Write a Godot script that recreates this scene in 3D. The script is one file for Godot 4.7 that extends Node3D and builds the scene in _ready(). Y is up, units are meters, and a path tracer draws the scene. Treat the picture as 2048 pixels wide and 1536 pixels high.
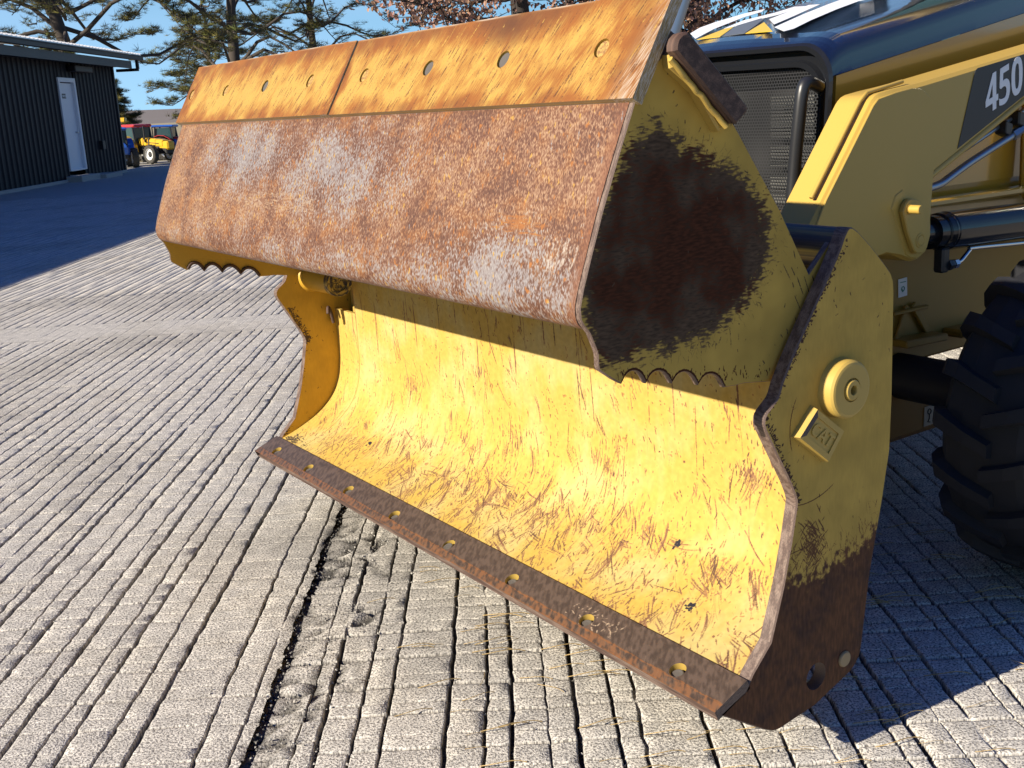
extends Node3D
# A compact-loader bucket (open clamshell) in front of a loader, on a grooved concrete yard.

const H := 1.42
var GA := Vector3(-0.8283, 0, -0.5602)      # along the grooves of the yard
var GC := Vector3(0.5602, 0, -0.8283)       # across the grooves
var rng := RandomNumberGenerator.new()
var loader: Node3D
var M := {}
var names := {}

# ------------------------------------------------------------------ mesh builder
class MB:
	var v := PackedVector3Array()
	var n := PackedVector3Array()
	var u := PackedVector2Array()
	var c := PackedColorArray()
	var use_c := false
	func tri(a: Vector3, b: Vector3, d: Vector3, na: Vector3, nb: Vector3, nd: Vector3, ua := Vector2(), ub := Vector2(), ud := Vector2(), ca := Color.WHITE) -> void:
		var f := (b - a).cross(d - a)
		if f.length_squared() < 1e-16:
			return
		if f.dot(na + nb + nd) > 0.0:
			v.append(a); v.append(d); v.append(b)
			n.append(na); n.append(nd); n.append(nb)
			u.append(ua); u.append(ud); u.append(ub)
		else:
			v.append(a); v.append(b); v.append(d)
			n.append(na); n.append(nb); n.append(nd)
			u.append(ua); u.append(ub); u.append(ud)
		if use_c:
			for k in 3: c.append(ca)
	func quad(a: Vector3, b: Vector3, d: Vector3, e: Vector3, hint: Vector3, ua := Vector2(), ub := Vector2(1, 0), ud := Vector2(1, 1), ue := Vector2(0, 1), ca := Color.WHITE) -> void:
		var f := (b - a).cross(d - a)
		if f.length_squared() < 1e-16:
			f = (d - a).cross(e - a)
		f = f.normalized()
		if f.dot(hint) < 0.0:
			f = -f
		tri(a, b, d, f, f, f, ua, ub, ud, ca)
		tri(a, d, e, f, f, f, ua, ud, ue, ca)
	func squad(a: Vector3, b: Vector3, d: Vector3, e: Vector3, na: Vector3, nb: Vector3, nd: Vector3, ne: Vector3, ua := Vector2(), ub := Vector2(1, 0), ud := Vector2(1, 1), ue := Vector2(0, 1)) -> void:
		tri(a, b, d, na, nb, nd, ua, ub, ud)
		tri(a, d, e, na, nd, ne, ua, ud, ue)
	func box(o: Vector3, x: Vector3, y: Vector3, z: Vector3, bev := 0.0) -> void:
		# o is the centre; x, y, z are half edges
		if bev <= 0.0:
			for s in [-1.0, 1.0]:
				quad(o + x * s - y - z, o + x * s + y - z, o + x * s + y + z, o + x * s - y + z, x * s)
				quad(o + y * s - x - z, o + y * s + x - z, o + y * s + x + z, o + y * s - x + z, y * s)
				quad(o + z * s - x - y, o + z * s + x - y, o + z * s + x + y, o + z * s - x + y, z * s)
			return
		var ax := [x, y, z]
		var q := []
		for k in 3:
			var l: float = ax[k].length()
			q.append(ax[k] * (maxf(l - bev, 0.0) / l))
		for k in 3:
			var X: Vector3 = ax[k]
			var Y: Vector3 = q[(k + 1) % 3]
			var Z: Vector3 = q[(k + 2) % 3]
			var Yf: Vector3 = ax[(k + 1) % 3]
			for s: float in [-1.0, 1.0]:
				quad(o + X * s - Y - Z, o + X * s + Y - Z, o + X * s + Y + Z, o + X * s - Y + Z, X * s)
				for t: float in [-1.0, 1.0]:
					var xi: Vector3 = q[k]
					quad(o + X * s + Y * t - Z, o + X * s + Y * t + Z, o + xi * s + Yf * t + Z, o + xi * s + Yf * t - Z, X.normalized() * s + Yf.normalized() * t)
		for sx: float in [-1.0, 1.0]:
			for sy: float in [-1.0, 1.0]:
				for sz: float in [-1.0, 1.0]:
					var h: Vector3 = (x.normalized() * sx + y.normalized() * sy + z.normalized() * sz).normalized()
					tri(o + x * sx + q[1] * sy + q[2] * sz, o + q[0] * sx + y * sy + q[2] * sz, o + q[0] * sx + q[1] * sy + z * sz, h, h, h)
	func tube(path: PackedVector3Array, rad: PackedFloat32Array, sides := 8, cap := true) -> void:
		var m := path.size()
		var rings := []
		var norms := []
		var up := Vector3.UP
		for i in m:
			var d: Vector3 = (path[mini(i + 1, m - 1)] - path[maxi(i - 1, 0)]).normalized()
			if i == 0:
				up = Vector3.UP if absf(d.y) < 0.9 else Vector3.RIGHT
			var sd := d.cross(up).normalized()
			up = sd.cross(d).normalized()
			var r := PackedVector3Array()
			var nn := PackedVector3Array()
			for k in sides:
				var a := TAU * k / sides
				var w := sd * cos(a) + up * sin(a)
				r.append(path[i] + w * rad[mini(i, rad.size() - 1)])
				nn.append(w)
			rings.append(r); norms.append(nn)
		for i in m - 1:
			for k in sides:
				var k2 := (k + 1) % sides
				squad(rings[i][k], rings[i][k2], rings[i + 1][k2], rings[i + 1][k], norms[i][k], norms[i][k2], norms[i + 1][k2], norms[i + 1][k], Vector2(float(k) / sides, i), Vector2(float(k + 1) / sides, i), Vector2(float(k + 1) / sides, i + 1), Vector2(float(k) / sides, i + 1))
		if cap:
			for e in [0, m - 1]:
				var dd: Vector3 = (path[0] - path[1]) if e == 0 else (path[m - 1] - path[m - 2])
				for k in sides:
					tri(path[e], rings[e][k], rings[e][(k + 1) % sides], dd.normalized(), dd.normalized(), dd.normalized())
	func lathe(o: Vector3, ax: Vector3, prof: PackedVector2Array, sides := 24, smooth := true) -> void:
		# prof: (distance along the axis, radius)
		ax = ax.normalized()
		var e1 := ax.cross(Vector3.UP if absf(ax.y) < 0.9 else Vector3.RIGHT).normalized()
		var e2 := ax.cross(e1)
		var m := prof.size()
		for i in m - 1:
			var dp := prof[i + 1] - prof[i]
			var sn := Vector2(-dp.y, dp.x).normalized()    # (axial, radial): outward for profiles that run along +axis
			for k in sides:
				var a0 := TAU * k / sides
				var a1 := TAU * (k + 1) / sides
				var w0 := e1 * cos(a0) + e2 * sin(a0)
				var w1 := e1 * cos(a1) + e2 * sin(a1)
				var n0 := (ax * sn.x + w0 * sn.y).normalized()
				var n1 := (ax * sn.x + w1 * sn.y).normalized()
				if not smooth:
					n0 = (n0 + n1).normalized()
					n1 = n0
				squad(o + ax * prof[i].x + w0 * prof[i].y, o + ax * prof[i].x + w1 * prof[i].y, o + ax * prof[i + 1].x + w1 * prof[i + 1].y, o + ax * prof[i + 1].x + w0 * prof[i + 1].y, n0, n1, n1, n0, Vector2(float(k) / sides, float(i) / m), Vector2(float(k + 1) / sides, float(i) / m), Vector2(float(k + 1) / sides, float(i + 1) / m), Vector2(float(k) / sides, float(i + 1) / m))
	func add_to(am: ArrayMesh) -> ArrayMesh:
		var arr := []
		arr.resize(Mesh.ARRAY_MAX)
		arr[Mesh.ARRAY_VERTEX] = v
		arr[Mesh.ARRAY_NORMAL] = n
		arr[Mesh.ARRAY_TEX_UV] = u
		if use_c:
			arr[Mesh.ARRAY_COLOR] = c
		am.add_surface_from_arrays(Mesh.PRIMITIVE_TRIANGLES, arr)
		return am
	func mesh() -> ArrayMesh:
		return add_to(ArrayMesh.new())

# ------------------------------------------------------------------ scene helpers
func numbered(called: String) -> String:
	if not names.has(called):
		names[called] = 0
		return called
	names[called] += 1
	return "%s_%03d" % [called, names[called]]

func thing(called: String, label: String, category: String, at := Vector3.ZERO, turn := 0.0, group := "") -> Node3D:
	var o := Node3D.new()
	o.name = numbered(called)
	add_child(o)
	o.position = at
	o.rotation.y = turn
	tag(o, label, category, group)
	return o

func tag(o: Node3D, label: String, category: String, group := "") -> void:
	o.set_meta("label", label)
	if category != "": o.set_meta("category", category)
	if group != "": o.set_meta("group", group)

func part(called: String, mesh: Mesh, mats, parent: Node3D, at := Vector3.ZERO) -> MeshInstance3D:
	var o := MeshInstance3D.new()
	o.name = called
	o.mesh = mesh
	if mats is Array:
		for i in mats.size():
			o.set_surface_override_material(i, mats[i])
	else:
		for i in mesh.get_surface_count():
			o.set_surface_override_material(i, mats)
	parent.add_child(o, true)
	o.position = at
	return o

# parts of the loader are written in world coordinates
func lp(called: String, mesh: Mesh, mats, parent: Node3D = null) -> MeshInstance3D:
	if parent == null:
		return part(called, mesh, mats, loader, -loader.position)
	return part(called, mesh, mats, parent)

func lin(r: float, g: float, b: float) -> Color:
	return Color(r, g, b).linear_to_srgb()

# base colour (linear) of something that looks like the 8-bit sRGB r,g,b under k times its base colour of light
func from_lit(r: float, g: float, b: float, k: float) -> Vector3:
	var c := Color(r / 255.0, g / 255.0, b / 255.0).srgb_to_linear()
	return Vector3(c.r, c.g, c.b) / k

func mat(r: float, g: float, b: float, rough := 0.6, metal := 0.0, spec := 0.5) -> StandardMaterial3D:
	var m := StandardMaterial3D.new()
	m.albedo_color = lin(r, g, b)
	m.roughness = rough
	m.metallic = metal
	m.metallic_specular = spec
	return m

func pq(p: float, q: float, y := 0.0) -> Vector3:
	return GC * p + GA * q + Vector3(0, y, 0)

func rnd(a: float, b: float) -> float:
	return rng.randf_range(a, b)

# ------------------------------------------------------------------ 2-D shapes
func catmull(p: PackedVector2Array, steps: int) -> PackedVector2Array:
	var o := PackedVector2Array()
	for i in p.size() - 1:
		var a := p[maxi(i - 1, 0)]
		var d := p[mini(i + 2, p.size() - 1)]
		for k in steps:
			o.append(p[i].cubic_interpolate(p[i + 1], a, d, float(k) / steps))
	o.append(p[p.size() - 1])
	return o

func zy(a: Array) -> PackedVector2Array:
	var o := PackedVector2Array()
	for i in range(0, a.size(), 2):
		o.append(Vector2(a[i], a[i + 1]))
	return o

func arc(c: Vector2, r: float, a0: float, a1: float, n: int) -> PackedVector2Array:
	var o := PackedVector2Array()
	for i in n + 1:
		var a := lerpf(a0, a1, float(i) / n)
		o.append(c + Vector2(cos(a), sin(a)) * r)
	return o

func area(p: PackedVector2Array) -> float:
	var s := 0.0
	for i in p.size():
		s += p[i].cross(p[(i + 1) % p.size()])
	return s * 0.5

func inset(p: PackedVector2Array, b: float) -> PackedVector2Array:
	var o := PackedVector2Array()
	var sg := signf(area(p))
	var m := p.size()
	for i in m:
		var e0 := (p[i] - p[(i + m - 1) % m]).normalized()
		var e1 := (p[(i + 1) % m] - p[i]).normalized()
		var n0 := Vector2(-e0.y, e0.x) * sg
		var n1 := Vector2(-e1.y, e1.x) * sg
		var h := (n0 + n1)
		if h.length() < 0.3:
			o.append(p[i])
			continue
		h = h.normalized()
		o.append(p[i] + h * minf(b / maxf(h.dot(n0), 0.35), b * 2.0))
	return o

# a plate: outline in (z, y), between x = xa (near face) and x = xb; hole = [centre, radius] cut through; surfaces: faces, rim
func plate(p: PackedVector2Array, xa: float, xb: float, bev := 0.0015, hole := [], rect := Rect2()) -> ArrayMesh:
	var f := MB.new()
	var r := MB.new()
	if rect.size.x == 0.0:
		rect = Rect2(p[0], Vector2.ZERO)
		for q in p: rect = rect.expand(q)
	var ins := inset(p, bev) if bev > 0.0 else p
	var sx := signf(xa - xb)
	var uvf := func(q: Vector2) -> Vector2: return Vector2((q.x - rect.position.x) / rect.size.x, 1.0 - (q.y - rect.position.y) / rect.size.y)
	for side in 2:
		var pp := ins if side == 0 else p
		var tp := pp
		if hole.size() == 2:
			var ring := PackedVector2Array()
			var hc: Vector2 = hole[0]
			var best := 0
			for i in pp.size():
				if pp[i].distance_to(hc) < pp[best].distance_to(hc): best = i
			var dirv := (pp[best] - hc).normalized()
			var a0 := dirv.angle()
			var sg := -signf(area(pp))
			for i in 25:
				var a := a0 + sg * (0.001 + (TAU - 0.002) * i / 24.0)
				ring.append(hc + Vector2(cos(a), sin(a)) * float(hole[1]))
			tp = PackedVector2Array()
			for i in best + 1: tp.append(pp[i])
			tp.append_array(ring)
			tp.append(pp[best] + (pp[(best + 1) % pp.size()] - pp[best]).normalized() * 0.0002)
			for i in range(best + 1, pp.size()): tp.append(pp[i])
		var idx := Geometry2D.triangulate_polygon(tp)
		if idx.is_empty():
			push_warning("plate not triangulated")
		var x := xa if side == 0 else xb
		var nn := Vector3(sx if side == 0 else -sx, 0, 0)
		for i in range(0, idx.size(), 3):
			var a := tp[idx[i]]
			var b := tp[idx[i + 1]]
			var d := tp[idx[i + 2]]
			f.tri(Vector3(x, a.y, a.x), Vector3(x, b.y, b.x), Vector3(x, d.y, d.x), nn, nn, nn, uvf.call(a), uvf.call(b), uvf.call(d))
	var m := p.size()
	var sgn := signf(area(p))
	var en := PackedVector2Array()
	for i in m:
		var e := (p[(i + 1) % m] - p[i]).normalized()
		en.append(Vector2(e.y, -e.x) * sgn)
	for i in m:
		var j := (i + 1) % m
		var n0 := en[i]
		var n1 := en[i]
		var pv := en[(i + m - 1) % m]
		var nx := en[j]
		if pv.dot(n0) > 0.8: n0 = (n0 + pv).normalized()
		if nx.dot(n1) > 0.8: n1 = (n1 + nx).normalized()
		var N0 := Vector3(0, n0.y, n0.x)
		var N1 := Vector3(0, n1.y, n1.x)
		var xm := xa - sx * bev
		var L := p[i].length()
		var A := Vector3(xm, p[i].y, p[i].x)
		var B := Vector3(xm, p[j].y, p[j].x)
		r.squad(A, B, Vector3(xb, p[j].y, p[j].x), Vector3(xb, p[i].y, p[i].x), N0, N1, N1, N0, Vector2(L * 8, 0), Vector2(L * 8 + 0.3, 0), Vector2(L * 8 + 0.3, 0.2), Vector2(L * 8, 0.2))
		if bev > 0.0:
			var S := Vector3(sx, 0, 0)
			r.squad(A, B, Vector3(xa, ins[j].y, ins[j].x), Vector3(xa, ins[i].y, ins[i].x), (N0 + S).normalized(), (N1 + S).normalized(), (N1 + S).normalized(), (N0 + S).normalized())
	if hole.size() == 2:
		var hc2: Vector2 = hole[0]
		for k in 24:
			var w0 := Vector2(cos(TAU * k / 24), sin(TAU * k / 24))
			var w1 := Vector2(cos(TAU * (k + 1) / 24), sin(TAU * (k + 1) / 24))
			var q0: Vector2 = hc2 + w0 * float(hole[1])
			var q1: Vector2 = hc2 + w1 * float(hole[1])
			r.squad(Vector3(xa, q0.y, q0.x), Vector3(xa, q1.y, q1.x), Vector3(xb, q1.y, q1.x), Vector3(xb, q0.y, q0.x), Vector3(0, -w0.y, -w0.x), Vector3(0, -w1.y, -w1.x), Vector3(0, -w1.y, -w1.x), Vector3(0, -w0.y, -w0.x))
	var am := f.add_to(ArrayMesh.new())
	return r.add_to(am)

# a bent sheet: open profile in (z, y) swept along x; the visible side is to the right or left by flip
func sheet(prof: PackedVector2Array, x0: float, x1: float, thick: float, flip: float, ux0: float, ux1: float, v0 := 0.0, v1 := 1.0) -> ArrayMesh:
	var f := MB.new()
	var r := MB.new()
	var m := prof.size()
	var len := PackedFloat32Array([0.0])
	var nn := PackedVector2Array()
	for i in m:
		if i > 0: len.append(len[i - 1] + prof[i].distance_to(prof[i - 1]))
		var d := (prof[mini(i + 1, m - 1)] - prof[maxi(i - 1, 0)]).normalized()
		nn.append(Vector2(-d.y, d.x) * flip)
	var T := len[m - 1]
	for i in m - 1:
		var a := prof[i]
		var b := prof[i + 1]
		var N0 := Vector3(0, nn[i].y, nn[i].x)
		var N1 := Vector3(0, nn[i + 1].y, nn[i + 1].x)
		var va := lerpf(v0, v1, len[i] / T)
		var vb := lerpf(v0, v1, len[i + 1] / T)
		f.squad(Vector3(x0, a.y, a.x), Vector3(x1, a.y, a.x), Vector3(x1, b.y, b.x), Vector3(x0, b.y, b.x), N0, N0, N1, N1, Vector2(ux0, va), Vector2(ux1, va), Vector2(ux1, vb), Vector2(ux0, vb))
		var c := a - nn[i] * thick
		var d2 := b - nn[i + 1] * thick
		r.squad(Vector3(x0, c.y, c.x), Vector3(x1, c.y, c.x), Vector3(x1, d2.y, d2.x), Vector3(x0, d2.y, d2.x), -N0, -N0, -N1, -N1)
		for x: float in [x0, x1]:
			var S := Vector3(signf(x - (x0 + x1) * 0.5), 0, 0)
			r.squad(Vector3(x, a.y, a.x), Vector3(x, b.y, b.x), Vector3(x, d2.y, d2.x), Vector3(x, c.y, c.x), S, S, S, S)
	for e in [0, m - 1]:
		var a2 := prof[e]
		var c2: Vector2 = a2 - nn[e] * thick
		var d3 := (prof[0] - prof[1]) if e == 0 else (prof[m - 1] - prof[m - 2])
		r.quad(Vector3(x0, a2.y, a2.x), Vector3(x1, a2.y, a2.x), Vector3(x1, c2.y, c2.x), Vector3(x0, c2.y, c2.x), Vector3(0, d3.y, d3.x))
	return r.add_to(f.add_to(ArrayMesh.new()))

# a flat bar with round holes: origin o, unit directions ex (along), es (across), n (face); holes = distances along; surfaces: top, sides, hole walls
func holed_bar(o: Vector3, ex: Vector3, es: Vector3, n: Vector3, L: float, Wd: float, thick: float, holes: Array, hr: float, hs: float, depth: float, u0: float, u1: float, under := 0.0) -> ArrayMesh:
	var f := MB.new()
	var r := MB.new()
	var w := MB.new()
	var P := func(a: float, b: float) -> Vector3: return o + ex * a + es * b
	var U := func(a: float, b: float) -> Vector2: return Vector2(lerpf(u0, u1, a / L), b / Wd)
	var hw := hr * 1.7
	var s0 := hs - hw
	var s1 := hs + hw
	var xs := [0.0]
	for h: float in holes: xs.append_array([h - hw, h + hw])
	xs.append(L)
	for i in xs.size() - 1:
		var a: float = xs[i]
		var b: float = xs[i + 1]
		f.quad(P.call(a, 0), P.call(b, 0), P.call(b, s0), P.call(a, s0), n, U.call(a, 0), U.call(b, 0), U.call(b, s0), U.call(a, s0))
		f.quad(P.call(a, s1), P.call(b, s1), P.call(b, Wd), P.call(a, Wd), n, U.call(a, s1), U.call(b, s1), U.call(b, Wd), U.call(a, Wd))
		if i % 2 == 0:
			f.quad(P.call(a, s0), P.call(b, s0), P.call(b, s1), P.call(a, s1), n, U.call(a, s0), U.call(b, s0), U.call(b, s1), U.call(a, s1))
	for h: float in holes:
		for k in 24:
			var t0 := TAU * k / 24
			var t1 := TAU * (k + 1) / 24
			var c0 := Vector2(cos(t0), sin(t0))
			var c1 := Vector2(cos(t1), sin(t1))
			var b0 := c0 * (hw / maxf(absf(c0.x), absf(c0.y)))
			var b1 := c1 * (hw / maxf(absf(c1.x), absf(c1.y)))
			f.quad(P.call(h + c0.x * hr, hs + c0.y * hr), P.call(h + c1.x * hr, hs + c1.y * hr), P.call(h + b1.x, hs + b1.y), P.call(h + b0.x, hs + b0.y), n, U.call(h + c0.x * hr, hs + c0.y * hr), U.call(h + c1.x * hr, hs + c1.y * hr), U.call(h + b1.x, hs + b1.y), U.call(h + b0.x, hs + b0.y))
			var n0 := -(ex * c0.x + es * c0.y)
			var n1 := -(ex * c1.x + es * c1.y)
			var top0: Vector3 = P.call(h + c0.x * hr, hs + c0.y * hr)
			var top1: Vector3 = P.call(h + c1.x * hr, hs + c1.y * hr)
			var bot0: Vector3 = P.call(h + c0.x * hr * 0.8, hs + c0.y * hr * 0.8) - n * depth
			var bot1: Vector3 = P.call(h + c1.x * hr * 0.8, hs + c1.y * hr * 0.8) - n * depth
			w.squad(top0, top1, bot1, bot0, n0, n1, n1, n0)
	var q := n * -thick
	r.quad(P.call(0, 0), P.call(L, 0), P.call(L, 0) + q + es * under, P.call(0, 0) + q + es * under, -es, Vector2(0, 0), Vector2(20, 0), Vector2(20, 0.3), Vector2(0, 0.3))
	r.quad(P.call(0, Wd), P.call(L, Wd), P.call(L, Wd) + q, P.call(0, Wd) + q, es)
	r.quad(P.call(0, 0), P.call(0, Wd), P.call(0, Wd) + q, P.call(0, 0) + q, -ex)
	r.quad(P.call(L, 0), P.call(L, Wd), P.call(L, Wd) + q, P.call(L, 0) + q, ex)
	r.quad(P.call(0, 0) + q, P.call(L, 0) + q, P.call(L, Wd) + q, P.call(0, Wd) + q, -n)
	return w.add_to(r.add_to(f.add_to(ArrayMesh.new())))

# ------------------------------------------------------------------ textures (colour, wear, grain and a painted scallop shade)
func nz(w: int, h: int, freq: float, oct: int, sd: int, sx := 1.0, sy := 1.0, type := FastNoiseLite.TYPE_SIMPLEX_SMOOTH) -> PackedByteArray:
	var f := FastNoiseLite.new()
	f.seed = sd
	f.noise_type = type
	f.frequency = freq
	f.fractal_type = FastNoiseLite.FRACTAL_FBM if oct > 1 else FastNoiseLite.FRACTAL_NONE
	f.fractal_octaves = oct
	var im := f.get_image(maxi(int(w / sx), 4), maxi(int(h / sy), 4), false, false, true)
	if im.get_width() != w or im.get_height() != h:
		im.resize(w, h, Image.INTERPOLATE_CUBIC)
	im.convert(Image.FORMAT_L8)
	return im.get_data()

# shears each row by slope * y (for slanted streaks)
func slant(b: PackedByteArray, w: int, h: int, slope: float) -> PackedByteArray:
	var o := PackedByteArray()
	for y in h:
		var s := posmod(int(y * slope), w)
		o.append_array(b.slice(y * w + s, (y + 1) * w))
		o.append_array(b.slice(y * w, y * w + s))
	return o

func put_rgb(b: PackedByteArray, i: int, c: Vector3) -> void:
	b[i] = int(clampf(pow(maxf(c.x, 0.0), 0.4545), 0, 1) * 255.0)
	b[i + 1] = int(clampf(pow(maxf(c.y, 0.0), 0.4545), 0, 1) * 255.0)
	b[i + 2] = int(clampf(pow(maxf(c.z, 0.0), 0.4545), 0, 1) * 255.0)

# textures are composed in 8-bit sRGB
func srgb8(c: Vector3) -> Vector3:
	var k := Color(c.x, c.y, c.z).linear_to_srgb()
	return Vector3(k.r, k.g, k.b) * 255.0

func stroke(b: PackedByteArray, w: int, h: int, x: float, y: float, ang: float, len: float, wd: float, c: Vector3, al: float, bend := 0.0) -> void:
	var n := int(len)
	for i in n:
		ang += bend
		x += cos(ang)
		y += sin(ang)
		var t := float(i) / n
		var k := al * (1.0 - absf(2.0 * t - 1.0) ** 3)
		if rng.randf() < 0.12: continue
		var rr := wd * (0.5 + 0.5 * rng.randf())
		var r := int(ceil(rr)) - 1
		for dy in range(-r, r + 1):
			for dx in range(-r, r + 1):
				var xx := int(x) + dx
				var yy := int(y) + dy
				if xx < 0 or yy < 0 or xx >= w or yy >= h: continue
				var j := (yy * w + xx) * 3
				b[j] = int(lerpf(b[j], c.x, k))
				b[j + 1] = int(lerpf(b[j + 1], c.y, k))
				b[j + 2] = int(lerpf(b[j + 2], c.z, k))

func tex_of(b: PackedByteArray, w: int, h: int) -> ImageTexture:
	return ImageTexture.create_from_image(Image.create_from_data(w, h, false, Image.FORMAT_RGB8, b))

func grey_tex(b: PackedByteArray, w: int, h: int) -> ImageTexture:
	return ImageTexture.create_from_image(Image.create_from_data(w, h, false, Image.FORMAT_L8, b))

func tex_mat(t: Texture2D, rough := 0.6, spec := 0.5) -> StandardMaterial3D:
	var m := StandardMaterial3D.new()
	m.albedo_texture = t
	m.roughness = rough
	m.metallic_specular = spec
	m.texture_repeat = false
	return m

const YEL := Vector3(0.455, 0.308, 0.070)

func ss(a: float, b: float, x: float) -> float:
	var t := clampf((x - a) / (b - a), 0.0, 1.0)
	return t * t * (3.0 - 2.0 * t)

# painted floor of the bucket: yellow with rust-red scratches, thick in the lower middle
func tex_moldboard() -> Texture2D:
	var w := 2048
	var h := 832
	var b := PackedByteArray()
	b.resize(w * h * 3)
	var n1 := nz(w, h, 0.004, 3, 11)
	var n2 := nz(w, h, 0.05, 2, 12)
	var n3 := nz(w, h, 0.03, 3, 13, 1.0, 6.0)
	var n4 := nz(w, h, 0.012, 4, 14)
	var y0 := srgb8(YEL)
	var pale := srgb8(Vector3(0.46, 0.36, 0.14))
	var rust := srgb8(Vector3(0.20, 0.075, 0.035))
	for y in h:
		var v := float(y) / h
		for x in w:
			var i := y * w + x
			var t := (n1[i] - 118) * 0.008 + (n3[i] - 128) * 0.0022
			var c := y0.lerp(pale, clampf(0.25 + t, 0.0, 1.0))
			c *= 1.0 + (n2[i] - 128) * 0.0004
			# fine chips
			var low := ss(0.45, 0.85, v)
			var q := n2[i] + n4[i] * 0.55
			if q > 292.0 - low * 10.0:
				c = c.lerp(rust, clampf((q - 292.0 + low * 10.0) * 0.05, 0.0, 0.5))
			b[i * 3] = clampi(int(c.x), 0, 255)
			b[i * 3 + 1] = clampi(int(c.y), 0, 255)
			b[i * 3 + 2] = clampi(int(c.z), 0, 255)
	var cols := [srgb8(Vector3(0.17, 0.080, 0.050)), srgb8(Vector3(0.14, 0.066, 0.042)), srgb8(Vector3(0.085, 0.046, 0.034)), srgb8(Vector3(0.24, 0.125, 0.070))]
	var clus := []
	for k in 30:
		clus.append(Vector4(rnd(0.08, 0.92), clampf(rng.randfn(0.80, 0.08), 0.4, 0.97), rnd(0.012, 0.05), rnd(-0.5, 0.9)))
	for k in 12:
		clus.append(Vector4(rnd(0.05, 0.95), rnd(0.1, 0.6), rnd(0.01, 0.03), rnd(-0.4, 0.4)))
	for k in 4200:
		var x := rng.randf() * w
		var v := 1.0 - absf(rng.randfn(0.0, 0.36))
		if v < 0.02: v = rng.randf()
		var ang := PI * 0.5 + rng.randfn(0.35, 0.35) * (0.4 + v)
		if rng.randf() < 0.5:
			var cl: Vector4 = clus[rng.randi() % clus.size()]
			x = (cl.x + rng.randfn(0, cl.z)) * w
			v = cl.y + rng.randfn(0, cl.z * 1.3)
			ang = PI * 0.5 + cl.w + rng.randfn(0, 0.15)
		var len := rnd(4, 22) if rng.randf() < 0.9 else rnd(24, 90)
		stroke(b, w, h, x, v * h, ang, len, rnd(0.8, 1.9), cols[rng.randi() % 4], rnd(0.2, 0.75), rnd(-0.006, 0.006))
	# bundles of parallel scrapes, densest in the lower middle
	for k in 210:
		var bx := clampf(rng.randfn(0.46, 0.24), 0.03, 0.97)
		var bv := clampf(rng.randfn(0.82, 0.10), 0.25, 0.96)
		if k % 6 == 0: bv = rnd(0.2, 0.75)
		var ba := PI * 0.5 + rng.randfn(0.75 if bv > 0.7 else 0.35, 0.40)
		var bb := rng.randfn(0.0, 0.006)
		var bl := rnd(20, 95) * (0.6 + bv * 0.6)
		var sw := rnd(2, 9)
		for m in int(rnd(3, 11)):
			stroke(b, w, h, bx * w + rng.randfn(0, sw), bv * h + rng.randfn(0, sw * 1.6), ba + rng.randfn(0, 0.07), bl * rnd(0.4, 1.1), rnd(0.8, 1.7), cols[rng.randi() % 4], rnd(0.2, 0.65), bb)
	for k in 500:
		stroke(b, w, h, rng.randf() * w, rng.randf() * h, rnd(0, TAU), rnd(2, 6), rnd(1.0, 2.4), cols[rng.randi() % 3], rnd(0.4, 0.9))
	for k in 70:
		stroke(b, w, h, (0.985 - absf(rng.randfn(0.0, 0.022))) * w, (0.955 + rng.randfn(0.0, 0.018)) * h, rnd(-0.5, 0.6), rnd(8, 30), rnd(1.0, 2.4), Vector3(62, 52, 44), rnd(0.3, 0.8))
	# vertical run marks near the top, a few black spots
	for k in 60:
		var x := rng.randf() * w
		stroke(b, w, h, x, rnd(0.0, 0.35) * h, PI * 0.5 + rnd(-0.06, 0.06), rnd(50, 170), rnd(1.0, 3.0), cols[k % 3], rnd(0.2, 0.6))
	for s: Vector2 in [Vector2(0.105, 0.86), Vector2(0.80, 0.82), Vector2(0.17, 0.72)]:
		for k in 14:
			stroke(b, w, h, s.x * w + rnd(-5, 5), s.y * h + rnd(-7, 7), rnd(0, TAU), rnd(3, 9), 2.6, Vector3(40, 40, 48), 0.95)
	return tex_of(b, w, h)

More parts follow.
